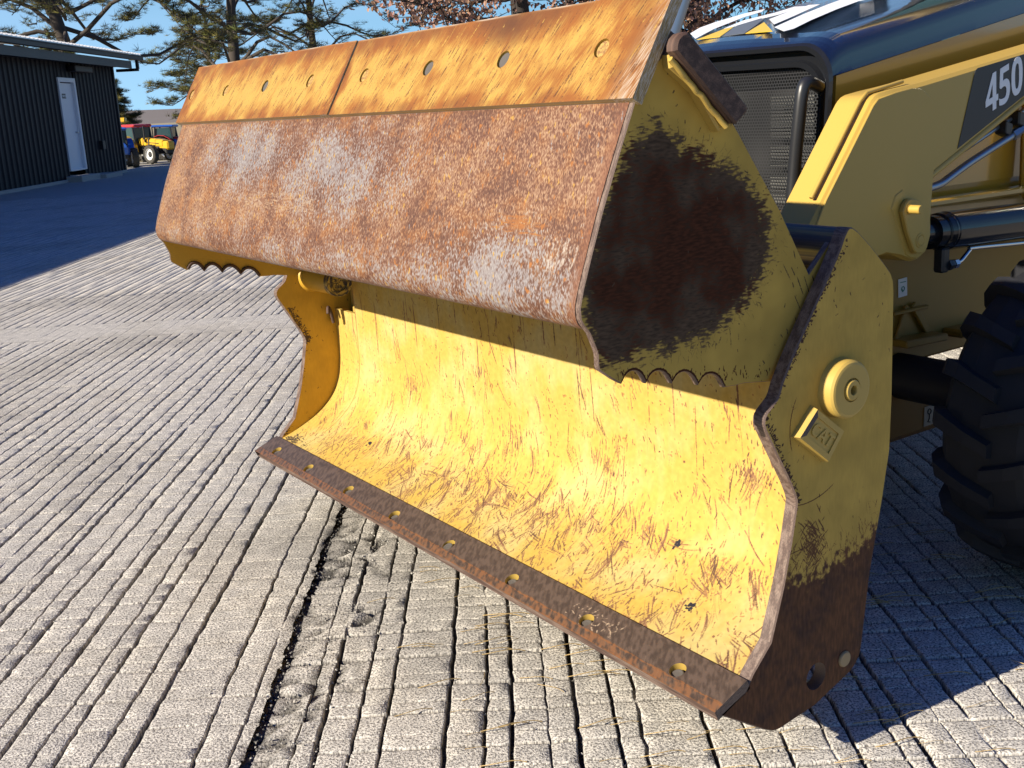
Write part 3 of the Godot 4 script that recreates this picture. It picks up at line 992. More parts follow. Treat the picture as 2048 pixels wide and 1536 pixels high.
func build_ground() -> void:
	make_grooves()
	var ct := tex_concrete()
	M.concrete = StandardMaterial3D.new()
	M.concrete.albedo_texture = ct[0]
	M.concrete.vertex_color_use_as_albedo = true
	M.concrete.roughness = 0.92
	M.concrete.metallic_specular = 0.3
	M.concrete.heightmap_enabled = true
	M.concrete.heightmap_texture = ct[1]
	M.concrete.heightmap_scale = 0.28
	var yard := Node3D.new()
	yard.name = "concrete_yard"
	add_child(yard)
	tag(yard, "grey concrete yard with rows of pressed grooves under the loader", "ground")
	yard.set_meta("kind", "structure")
	make_slab(-4.2, 0.147, 0.15, 6.42, 0.030, 0.22, 1.0, M.concrete, yard)
	make_slab(0.172, 3.6, 0.15, 6.4, 0.030, 1.0, 1.0, M.concrete, yard, true)
	make_slab(-4.2, 0.135, 6.425, 6.98, 0.05, 0.0, 0.06, M.concrete, yard)
	make_slab(-4.2, 0.135, 6.985, 8.35, 0.045, 0.0, 0.85, M.concrete, yard)
	make_slab(-9.0, -4.21, 2.0, 8.35, 0.10, 0.0, 0.8, M.concrete, yard, false, true)
	make_slab(-11.2, 0.135, 8.36, 14.5, 0.10, 0.0, 0.75, M.concrete, yard, false, true)
	make_slab(-11.2, 0.135, 14.51, 24.0, 0.25, 0.0, 0.45, M.concrete, yard, false, true)
	make_slab(0.15, 9.0, 6.41, 24.0, 0.25, 0.0, 0.6, M.concrete, yard, false, true)
	# smoother apron along the building
	var ap := MB.new()
	ap.use_c = true
	for q in range(24, 40):
		for p in range(-12, 12):
			ap.quad(pq(p, q), pq(p + 1, q), pq(p + 1, q + 1), pq(p, q + 1), Vector3.UP, Vector2(p, q), Vector2(p + 1, q), Vector2(p + 1, q + 1), Vector2(p, q + 1), Color(0.9, 0.9, 0.9))
	part("apron", ap.mesh(), M.concrete, yard)
	# soil and grit in the long joint between the slabs
	var jf := MB.new()
	for k in 200:
		var q0 := 0.15 + k * 0.032
		var a := gn.get_noise_2d(3.0, q0 * 9.0) * 0.014
		jf.quad(pq(0.08, q0, -0.022 + a), pq(0.24, q0, -0.020 - a), pq(0.24, q0 + 0.032, -0.021 + a), pq(0.08, q0 + 0.032, -0.023), Vector3.UP)
	part("joint_soil", jf.mesh(), mat(0.13, 0.115, 0.095, 1.0), yard)
	# land around: falls to a lower lot, then rises as a field to the hill
	var land := MB.new()
	var rad := [0.0, 6.0, 12.0, 20.0, 30.0, 40.0, 44.0, 52.0, 62.0, 80.0, 100.0, 130.0, 170.0, 230.0, 300.0, 380.0, 480.0, 600.0, 900.0, 1600.0]
	var hh := func(r: float, a: float) -> float:
		if r < 40.0: return -0.06
		var low := lerpf(-0.06, -0.95, smoothstep(40.0, 60.0, r))
		var up := smoothstep(90.0, 260.0, r) * 2.9
		var hill := smoothstep(300.0, 520.0, r) * (7.5 + 2.5 * sin(a * 5.0) + 1.5 * sin(a * 13.0 + 1.0))
		return low + up + hill
	var lot := MB.new()
	var hl := MB.new()
	for i in rad.size() - 1:
		for k in 90:
			var a0 := TAU * k / 90.0
			var a1 := TAU * (k + 1) / 90.0
			var r0: float = rad[i]
			var r1: float = rad[i + 1]
			var tgt := land
			if r1 > 300.0: tgt = hl
			elif r1 < 95.0: tgt = lot
			var P := func(r: float, a: float) -> Vector3: return Vector3(cos(a) * r, hh.call(r, a), sin(a) * r)
			tgt.quad(P.call(r0, a0), P.call(r1, a0), P.call(r1, a1), P.call(r0, a1), Vector3.UP)
	for e: Array in [["gravel_lot", lot, mat(0.30, 0.28, 0.24, 1.0)], ["field", land, mat(0.30, 0.25, 0.14, 1.0)], ["hill", hl, mat(0.16, 0.135, 0.12, 1.0)]]:
		var o := part(e[0], e[1].mesh(), e[2], self)
		o.set_meta("kind", "structure")
	# loose grit in the grooves and the joint
	var pm := MB.new()
	var oc := [Vector3(1, 0, 0), Vector3(-0.9, 0.1, 0), Vector3(0, 0.7, 0.1), Vector3(0, -0.6, 0), Vector3(0.1, 0, 0.8), Vector3(0, 0.1, -1.0)]
	for t: Array in [[0, 2, 4], [0, 4, 3], [0, 3, 5], [0, 5, 2], [1, 2, 4], [1, 4, 3], [1, 3, 5], [1, 5, 2]]:
		pm.quad(oc[t[0]], oc[t[1]], oc[t[2]], oc[t[2]], oc[t[0]] + oc[t[1]] + oc[t[2]])
	var xf: Array[Transform3D] = []
	var cl := PackedColorArray()
	for k in 5200:
		var p := 0.0
		var q := 0.0
		var y := -0.008
		var s := rnd(0.0018, 0.0055)
		if k < 1900:
			q = rnd(0.4, 6.0)
			p = 0.160 + rng.randfn(0.0, 0.016)
			y = rnd(-0.022, -0.004)
		elif k < 3100:
			q = rnd(0.5, 4.5)
			p = 0.19 + absf(rng.randfn(0.0, 0.13))
			y = rnd(-0.010, 0.001)
		elif k < 4900:
			var g: Array = pgroove[rng.randi() % pgroove.size()]
			while g[0] < -0.8 or g[0] > 2.6: g = pgroove[rng.randi() % pgroove.size()]
			p = g[0] + rng.randfn(0.0, 0.008)
			q = rnd(0.5, 4.5)
			s = rnd(0.0015, 0.0048)
		else:
			p = rnd(-2.0, 2.4)
			q = rnd(0.8, 5.5)
			y = 0.001
		xf.append(Transform3D(Basis.from_euler(Vector3(rnd(0, 6), rnd(0, 6), rnd(0, 6))) * Basis.from_scale(Vector3.ONE * s), pq(p, q, y)))
		var w := rnd(0.04, 0.24) if k < 1900 else rnd(0.16, 0.55)
		cl.append(Color(w, w * 0.97, w * 0.92))
	multi("loose_grit", pm.mesh(), xf, cl, M.grit, self, "pale loose grit and pebbles in the grooves of the concrete yard")
	# dry straw caught in the cross grooves
	var sm := MB.new()
	for k in 6:
		var t0 := k / 6.0
		var t1 := (k + 1) / 6.0
		var f := func(t: float) -> Vector3: return Vector3(t - 0.5, 0.10 * sin(t * 3.0), 0.06 * sin(t * 5.0))
		sm.quad(f.call(t0) + Vector3(0, 0, -0.012), f.call(t1) + Vector3(0, 0, -0.012), f.call(t1) + Vector3(0, 0, 0.012), f.call(t0) + Vector3(0, 0, 0.012), Vector3.UP)
		sm.quad(f.call(t0) + Vector3(0, -0.010, 0), f.call(t1) + Vector3(0, -0.010, 0), f.call(t1) + Vector3(0, 0.012, 0), f.call(t0) + Vector3(0, 0.012, 0), Vector3.BACK)
	var sx: Array[Transform3D] = []
	var sc := PackedColorArray()
	for k in 300:
		var g: Array = qgroove[rng.randi() % qgroove.size()]
		while g[0] < 0.75 or g[0] > 2.4: g = qgroove[rng.randi() % qgroove.size()]
		var p := rnd(0.5, 2.3)
		var turn := rng.randfn(0.0, 0.16)
		var q: float = g[0] + rng.randfn(0, 0.007)
		if k % 6 == 0:
			q = rnd(0.8, 2.4)
			turn = rnd(-1.4, 1.4)
		elif k % 4 == 0:
			p = 1.05 + rng.randfn(0, 0.25)
		var d := (GC * cos(turn) + GA * sin(turn))
		var len := rnd(0.03, 0.12)
		sx.append(Transform3D(Basis(d * len, Vector3.UP * len, d.cross(Vector3.UP) * len), pq(p, q, 0.001)))
		var w := rnd(0.6, 1.0)
		sc.append(Color(w, w, w))
	multi("dry_straw", sm.mesh(), sx, sc, M.straw, self, "dry yellow straw stalks lying in the grooves of the concrete")

func multi(called: String, mesh: Mesh, xf: Array[Transform3D], cl: PackedColorArray, m: Material, parent: Node3D, label := "") -> MultiMeshInstance3D:
	var mm := MultiMesh.new()
	mm.transform_format = MultiMesh.TRANSFORM_3D
	mm.use_colors = true
	mm.mesh = mesh
	mm.instance_count = xf.size()
	for i in xf.size():
		mm.set_instance_transform(i, xf[i])
		mm.set_instance_color(i, cl[i])
	var o := MultiMeshInstance3D.new()
	o.multimesh = mm
	o.material_override = m
	o.name = called
	parent.add_child(o, true)
	o.set_meta("kind", "stuff")
	if label: o.set_meta("label", label)
	return o

# ------------------------------------------------------------------ the loader
# text baked flat: letters of height hgt from origin o, along ex, up ey, raised by n; wide = width factor
func letters(txt: String, o: Vector3, ex: Vector3, ey: Vector3, n: Vector3, hgt: float, wide: float, depth: float) -> ArrayMesh:
	var f := SystemFont.new()
	f.font_names = PackedStringArray(["Droid Sans"])
	f.font_weight = 700
	var t := TextMesh.new()
	t.text = txt
	t.font = f
	t.font_size = 64
	t.pixel_size = 0.01
	t.depth = 0.1
	t.horizontal_alignment = HORIZONTAL_ALIGNMENT_LEFT
	t.vertical_alignment = VERTICAL_ALIGNMENT_CENTER
	var arr := t.get_mesh_arrays()
	var v: PackedVector3Array = arr[Mesh.ARRAY_VERTEX]
	var lo := Vector3.INF
	var hi := -Vector3.INF
	for p in v:
		lo = lo.min(p)
		hi = hi.max(p)
	var k := hgt / (hi.y - lo.y)
	var mb := MB.new()
	var idx: PackedInt32Array = arr[Mesh.ARRAY_INDEX] if arr[Mesh.ARRAY_INDEX] != null else PackedInt32Array(range(v.size()))
	var w := func(p: Vector3) -> Vector3: return o + ex * (p.x - lo.x) * k * wide + ey * (p.y - lo.y) * k + n * ((p.z - lo.z) / (hi.z - lo.z) * depth)
	var nr: PackedVector3Array = arr[Mesh.ARRAY_NORMAL]
	for i in range(0, idx.size(), 3):
		var a: Vector3 = w.call(v[idx[i]])
		var b: Vector3 = w.call(v[idx[i + 1]])
		var d: Vector3 = w.call(v[idx[i + 2]])
		var q := nr[idx[i]]
		var h := (ex * q.x + ey * q.y + n * q.z).normalized()
		mb.tri(a, b, d, h, h, h)
	return mb.mesh()

func flat_poly(pts: PackedVector3Array, n: Vector3, thick: float) -> ArrayMesh:
	var mb := MB.new()
	var m := pts.size()
	var ex := (pts[1] - pts[0]).normalized()
	var ey := n.cross(ex).normalized()
	var p2 := PackedVector2Array()
	for p in pts: p2.append(Vector2((p - pts[0]).dot(ex), (p - pts[0]).dot(ey)))
	var idx := Geometry2D.triangulate_polygon(p2)
	for i in range(0, idx.size(), 3):
		mb.tri(pts[idx[i]] + n * thick, pts[idx[i + 1]] + n * thick, pts[idx[i + 2]] + n * thick, n, n, n)
	var c := Vector3.ZERO
	for p in pts: c += p / m
	for i in m:
		var a := pts[i]
		var b := pts[(i + 1) % m]
		mb.quad(a, b, b + n * thick, a + n * thick, (a + b) * 0.5 - c)
	return mb.mesh()

func ring_path(c: Vector3, r: float, ax: Vector3, n: int) -> PackedVector3Array:
	var e1 := ax.cross(Vector3.UP).normalized()
	var e2 := ax.cross(e1)
	var o := PackedVector3Array()
	for i in n + 1: o.append(c + e1 * cos(TAU * i / n) * r + e2 * sin(TAU * i / n) * r)
	return o

func smooth3(p: PackedVector3Array, steps: int) -> PackedVector3Array:
	var o := PackedVector3Array()
	for i in p.size() - 1:
		for k in steps:
			o.append(p[i].cubic_interpolate(p[i + 1], p[maxi(i - 1, 0)], p[mini(i + 2, p.size() - 1)], float(k) / steps))
	o.append(p[p.size() - 1])
	return o

func scallops() -> PackedVector2Array:
	var o := PackedVector2Array()
	var tips := zy([-1.240, 0.928, -1.298, 0.918, -1.362, 0.906, -1.429, 0.890, -1.498, 0.873])
	for i in 4:
		var a := tips[i]
		var b := tips[i + 1]
		o.append(a)
		var up := Vector2(0, 1)
		for k in range(1, 9):
			var t := k / 9.0
			o.append(a.lerp(b, 0.06 + 0.88 * t) + up * 0.024 * pow(sin(PI * t), 0.5))
	o.append(tips[4])
	return o

func build_bucket() -> void:
	# floor of the bucket
	var pr := catmull(zy([-1.772, 1.03, -1.782, 0.90, -1.789, 0.80, -1.793, 0.71, -1.794, 0.66, -1.795, 0.59, -1.793, 0.517, -1.779, 0.442, -1.745, 0.377, -1.682, 0.320, -1.597, 0.276, -1.50, 0.241]), 4)
	var low := PackedVector2Array()
	for p in pr:
		if p.y <= 0.7151: low.append(p)
	var L := 0.0
	var Ll := 0.0
	for i in range(1, pr.size()):
		L += pr[i].distance_to(pr[i - 1])
	for i in range(1, low.size()):
		Ll += low[i].distance_to(low[i - 1])
	var mt := tex_mat(tex_moldboard(), 0.72, 0.25)
	var U := func(x: float) -> float: return (-0.03 - x) / 2.34
	lp("bucket_floor", sheet(pr, -0.03, -2.20, 0.014, 1.0, U.call(-0.03), U.call(-2.20)), [mt, M.yellow])
	lp("bucket_floor", sheet(low, -2.202, -2.37, 0.014, 1.0, U.call(-2.202), U.call(-2.37), 1.0 - Ll / L, 1.0), [mt, M.yellow])
	# side plates
	var front := zy([-1.515, 0.232, -1.554, 0.224 + 0.02, -1.589, 0.316, -1.626, 0.430, -1.648, 0.519, -1.663, 0.595, -1.664, 0.606, -1.660, 0.620, -1.646, 0.649, -1.594, 0.738, -1.571, 0.778, -1.566, 0.792, -1.567, 0.804, -1.574, 0.814, -1.603, 0.836, -1.609, 0.846, -1.616, 0.864, -1.643, 0.909, -1.700, 0.992, -1.759, 1.075, -1.782, 1.110, -1.795, 1.136, -1.803, 1.147])
	front[1] = Vector2(-1.535, 0.262)
	var rear := zy([-1.810, 1.152, -1.820, 1.151, -1.838, 1.141, -1.878, 1.109, -1.926, 1.065, -1.948, 1.043, -1.957, 1.026, -1.960, 1.005, -1.962, 0.940, -1.966, 0.764, -1.964, 0.651, -1.945, 0.546, -1.932, 0.485, -1.908, 0.373, -1.892, 0.251, -1.886, 0.205, -1.879, 0.184, -1.866, 0.168, -1.847, 0.155, -1.731, 0.116, -1.622, 0.103, -1.608, 0.104, -1.596, 0.107, -1.569, 0.121, -1.440, 0.205])
	var out := PackedVector2Array()
	out.append_array(front)
	out.append_array(rear)
	var near_m := tex_mat(tex_plate(true), 0.62, 0.25)
	var far_m := tex_mat(tex_plate(false), 0.5, 0.4)
	var near := lp("side_plate", plate(out, 0.0, -0.03, 0.003, [Vector2(-1.733, 0.187), 0.0315], PLATE_RECT), [near_m, M.rim])
	near.set_meta("label", "near side plate, yellow above and rubbed brown below")
	var far := lp("side_plate", plate(out, -2.40, -2.37, 0.003, [], PLATE_RECT), [far_m, M.rim])
	far.set_meta("label", "far side plate, orange yellow with a chipped brown border")
	# the inside face of the near plate is plain paint; bolt, boss and badge
	var mb := MB.new()
	mb.lathe(Vector3(-0.004, 0.197, -1.825), Vector3.RIGHT, PackedVector2Array([Vector2(0, 0.0185), Vector2(0.007, 0.0185), Vector2(0.0095, 0.016), Vector2(0.0095, 0.0)]), 24)
	lp("bolt", mb.mesh(), M.tan, near)
	mb = MB.new()
	var bc := Vector3(0.0015, 0.826, -1.788)
	mb.lathe(bc, Vector3.RIGHT, PackedVector2Array([Vector2(-0.002, 0.064), Vector2(0.0078, 0.0615), Vector2(0.0260, 0.0605), Vector2(0.0306, 0.057), Vector2(0.0319, 0.052), Vector2(0.0319, 0.0255), Vector2(0.0267, 0.0245), Vector2(0.0267, 0.0225), Vector2(0.0345, 0.0215), Vector2(0.0364, 0.0195), Vector2(0.0364, 0.0105), Vector2(0.0338, 0.0095), Vector2(0.0, 0.0090)]), 40)
	var boss := lp("hinge_boss", mb.mesh(), M.yellow, near)
	mb = MB.new()
	mb.lathe(bc + Vector3(0.011, 0, 0), Vector3.RIGHT, PackedVector2Array([Vector2(0, 0.0092), Vector2(0.001, 0.005), Vector2(0.006, 0.003), Vector2(0.006, 0.0)]), 12)
	lp("grease_hole", mb.mesh(), M.black, near)
	# raised maker's badge
	var bp := zy([-1.700, 0.805, -1.790, 0.737, -1.738, 0.676, -1.643, 0.751])
	var bm := MB.new()
	var bn := MB.new()
	var q3 := func(p: Vector2, x: float) -> Vector3: return Vector3(x, p.y, p.x)
	var i1 := inset(bp, 0.004)
	var i2 := inset(bp, 0.016)
	for i in 4:
		var j := (i + 1) % 4
		var mid := (bp[i] + bp[j]) * 0.5 - Vector2(-1.717, 0.742)
		var side := Vector3(0.1, mid.y, mid.x)
		bm.quad(q3.call(bp[i], 0.0005), q3.call(bp[j], 0.0005), q3.call(i1[j], 0.019), q3.call(i1[i], 0.019), side)
		(bn if i == 3 else bm).quad(q3.call(i1[i], 0.019), q3.call(i1[j], 0.019), q3.call(i2[j], 0.0195), q3.call(i2[i], 0.0195), Vector3.RIGHT)
		bm.quad(q3.call(i2[i], 0.0195), q3.call(i2[j], 0.0195), q3.call(i2[j], 0.0165), q3.call(i2[i], 0.0165), -side)
	bm.quad(q3.call(i2[0], 0.0165), q3.call(i2[1], 0.0165), q3.call(i2[2], 0.0165), q3.call(i2[3], 0.0165), Vector3.RIGHT)
	var badge := lp("badge", bn.add_to(bm.mesh()), [M.yellow, M.chip], near)
	var bex := Vector3(0, i2[1].y - i2[0].y, i2[1].x - i2[0].x)
	var bey := Vector3(0, i2[0].y - i2[3].y, i2[0].x - i2[3].x)
	lp("letters", letters("CAT", q3.call(i2[3], 0.0162) + bex * 0.08 + bey * 0.20, bex.normalized(), bey.normalized(), Vector3.RIGHT, bey.length() * 0.60, 1.12, 0.0030), M.yellow, near)
	# cutting edge with countersunk bolt holes
	var hs := [0.151, 0.462, 0.770, 1.080, 1.395, 1.703, 2.010, 2.286]
	var es := Vector3(0, 0.038, -0.092).normalized()
	var en := Vector3(0, 0.092, 0.038).normalized()
	var blade := lp("cutting_edge", holed_bar(Vector3(0, 0.217, -1.426), Vector3.LEFT, es, en, 2.40, 0.1005, 0.024, hs, 0.0195, 0.0445, 0.017, 0.0, 1.0, 0.045), [tex_mat(tex_blade(), 0.5, 0.5), M.rim, M.yellow])
	var rb := MB.new()
	rb.lathe(Vector3.ZERO, en, PackedVector2Array([Vector2(-0.014, 0.0150), Vector2(-0.0085, 0.0145), Vector2(-0.0075, 0.0125), Vector2(-0.0085, 0.007), Vector2(-0.0085, 0.0)]), 18)
	var rbm := rb.mesh()
	for h: float in hs:
		part("bolt", rbm, M.steel_dark, blade, Vector3(0, 0.217, -1.426) + Vector3.LEFT * h + es * 0.0395 + (en * 0.006 if h == 1.080 else Vector3.ZERO))
	# lower wear lip that carries the cutting edge
	mb = MB.new()
	mb.box(Vector3(-1.2, 0.208, -1.500), Vector3(1.165, 0, 0), Vector3(0, 0.010, 0.004), Vector3(0, 0.016, -0.038), 0.002)
	lp("base_edge", mb.mesh(), M.rust_dark)
	# small stop bracket and pivot tubes at the back
	mb = MB.new()
	mb.lathe(Vector3(-0.031, 1.100, -1.842), Vector3.LEFT, PackedVector2Array([Vector2(0, 0.0), Vector2(0, 0.047), Vector2(2.338, 0.047), Vector2(2.338, 0)]), 28)
	lp("pivot_tube", mb.mesh(), M.chipped)
	mb = MB.new()
	mb.lathe(Vector3(-2.369, 0.842, -1.712), Vector3.RIGHT, PackedVector2Array([Vector2(0, 0.058), Vector2(0.02, 0.050), Vector2(0.20, 0.046), Vector2(0.20, 0.0)]), 28)
	lp("pivot_stub", mb.mesh(), M.yellow_far)
	mb = MB.new()
	mb.lathe(Vector3(-2.168, 0.842, -1.712), Vector3.RIGHT, PackedVector2Array([Vector2(0, 0.0), Vector2(0, 0.050), Vector2(0.03, 0.050), Vector2(0.03, 0.032), Vector2(0.022, 0.030), Vector2(0.022, 0.0)]), 28)
	lp("pivot_collar", mb.mesh(), M.chipped)
	mb = MB.new()
	mb.tube(smooth3(PackedVector3Array([Vector3(-2.352, 0.66, -1.775), Vector3(-2.352, 0.70, -1.768), Vector3(-2.345, 0.722, -1.755), Vector3(-2.335, 0.70, -1.748)]), 4), PackedFloat32Array([0.007]), 8)
	lp("retaining_wire", mb.mesh(), M.rust_dark)
	# back plate that closes the top of the floor behind the clam
	mb = MB.new()
	mb.box(Vector3(-1.2, 0.66, -1.87), Vector3(1.16, 0, 0), Vector3(0, 0.42, 0), Vector3(0, 0, 0.012), 0.004)
	lp("back_plate", mb.mesh(), M.yellow)
	for x: float in [-0.53, -0.60, -1.80, -1.87]:
		mb = MB.new()
		mb.box(Vector3(x, 0.62, -1.99), Vector3(0.012, 0, 0), Vector3(0, 0.20, 0), Vector3(0, 0, 0.10), 0.003)
		lp("hinge_lug", mb.mesh(), M.yellow)

func build_clam() -> void:
	var side := zy([-1.305, 1.455, -1.285, 1.416, -1.248, 1.334, -1.207, 1.239, -1.179, 1.165, -1.159, 1.110, -1.1505, 1.078, -1.1520, 1.058, -1.158, 1.047, -1.171, 1.031, -1.184, 1.000, -1.187, 0.990, -1.187, 0.970, -1.190, 0.962, -1.222, 0.939])
	side.append_array(scallops())
	side.append_array(zy([-1.528, 0.871, -1.554, 0.871, -1.640, 0.859, -1.770, 0.93, -1.85, 1.02, -1.878, 1.09, -1.862, 1.13, -1.81, 1.13, -1.738, 1.064, -1.710, 1.107, -1.651, 1.200, -1.595, 1.275, -1.541, 1.348, -1.420, 1.500, -1.372, 1.508]))
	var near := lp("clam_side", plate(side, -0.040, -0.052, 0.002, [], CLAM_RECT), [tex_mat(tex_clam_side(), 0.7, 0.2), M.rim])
	near.set_meta("label", "near side of the open clam, rubbed to dark steel in the middle")
	lp("clam_side", plate(side, -2.360, -2.348, 0.002), [M.yellow_far, M.rim])
	var far_rim := PackedVector3Array()
	for p in scallops(): far_rim.append(Vector3(-2.345, p.y + 0.004, p.x))
	var mb := MB.new()
	mb.tube(far_rim, PackedFloat32Array([0.006]), 6)
	lp("edge_weld", mb.mesh(), M.rust_dark)
	# curved outer sheet
	var pr := catmull(zy([-1.305, 1.462, -1.285, 1.418, -1.247, 1.335, -1.206, 1.240, -1.178, 1.165, -1.158, 1.110, -1.1495, 1.078, -1.1515, 1.056, -1.160, 1.043, -1.172, 1.036]), 5)
	lp("clam_sheet", sheet(pr, -0.0525, -2.3475, 0.016, 1.0, 0.0, 1.0), [tex_mat(tex_clam(), 0.62, 0.5), M.rim])
	var dp := Vector3(0, 0.182, -0.105).normalized()
	var nn := Vector3(0, 0.105, 0.182).normalized()
	# inner brace, edge support and bolt-on edge plates
	mb = MB.new()
	mb.box(Vector3(-1.2, 1.425, -1.278) + dp * 0.070 - nn * 0.033, Vector3(1.158, 0, 0), dp * 0.073, nn * 0.016, 0.003)
	lp("edge_support", mb.mesh(), M.rust_dark)
	mb = MB.new()
	mb.box(Vector3(-1.2, 1.235, -1.565), Vector3(1.135, 0, 0), Vector3(0, 0.178, 0.13), Vector3(0, 0.0059, -0.0081), 0.002)
	lp("clam_back", mb.mesh(), M.yellow)
	var et := tex_mat(tex_edge(), 0.6, 0.4)
	var hs := [0.17, 0.482, 0.779, 1.087, 1.394, 1.702, 2.016, 2.329]
	var rb := MB.new()
	rb.lathe(Vector3.ZERO, nn, PackedVector2Array([Vector2(-0.008, 0.0176), Vector2(-0.0022, 0.0172), Vector2(-0.0012, 0.0155), Vector2(-0.0016, 0.0)]), 20)
	var rbm := rb.mesh()
	for k in 2:
		var x0 := -0.030 if k == 0 else -1.203
		var x1 := -1.198 if k == 0 else -2.372
		var h: Array = []
		for i in 4: h.append(hs[k * 4 + i] + x0)
		var tilt := 0.0 if k == 0 else 0.003
		var e := lp("edge_plate", holed_bar(Vector3(x0, 1.424, -1.272) + nn * tilt, Vector3.LEFT, dp, nn, x0 - x1, 0.207, 0.024, h, 0.0190, 0.104, 0.006, (-0.03 - x0) / 2.342, (-0.03 - x1) / 2.342), [et, M.rim_pale, M.yellow_rust])
		for i in 4:
			var bd := part("bolt", rbm, M.steel_dark if (k * 4 + i) in [1, 2, 5] else M.bolt_worn, e, Vector3(x0, 1.424, -1.272) + nn * (tilt - 0.001) + Vector3.LEFT * float(h[i]) + dp * 0.1035 + Vector3(0.002, 0, 0))
			bd.name = "bolt"
	# rubbed bar along the back of the near side, on a stepped pad
	var pad := zy([-1.350, 1.492, -1.364, 1.496, -1.380, 1.486, -1.502, 1.371, -1.466, 1.358, -1.412, 1.428, -1.352, 1.470])
	lp("bar_pad", plate(pad, -0.018, -0.0395, 0.004), M.yellow, near)
	var bar := zy([-1.340, 1.497, -1.3405, 1.507, -1.345, 1.517, -1.355, 1.525, -1.368, 1.528, -1.380, 1.520, -1.512, 1.401, -1.515, 1.394, -1.511, 1.388, -1.486, 1.370, -1.480, 1.371])
	lp("wear_bar", plate(bar, 0.006, -0.0175, 0.004), M.rust_bar, near)
	mb = MB.new()
	var wp := PackedVector3Array()
	for k in 14:
		var t := k / 13.0
		wp.append(Vector3(-0.012 + rnd(-0.002, 0.002), lerpf(1.488, 1.371, t) - 0.004 + rnd(-0.002, 0.002), lerpf(-1.346, -1.478, t) + 0.003))
	mb.tube(wp, PackedFloat32Array([0.0055]), 7)
	lp("weld", mb.mesh(), M.yellow, near)
	# cylinder rod that holds the clam open, beside the far edge of the hood
	mb = MB.new()
	mb.tube(PackedVector3Array([Vector3(-0.43, 1.52, -1.72), Vector3(-0.40, 1.75, -1.80)]), PackedFloat32Array([0.019]), 16)
	mb.tube(PackedVector3Array([Vector3(-0.463, 1.50, -1.70), Vector3(-0.435, 1.75, -1.78)]), PackedFloat32Array([0.007]), 10)
	lp("clam_rod", mb.mesh(), M.blue_steel)

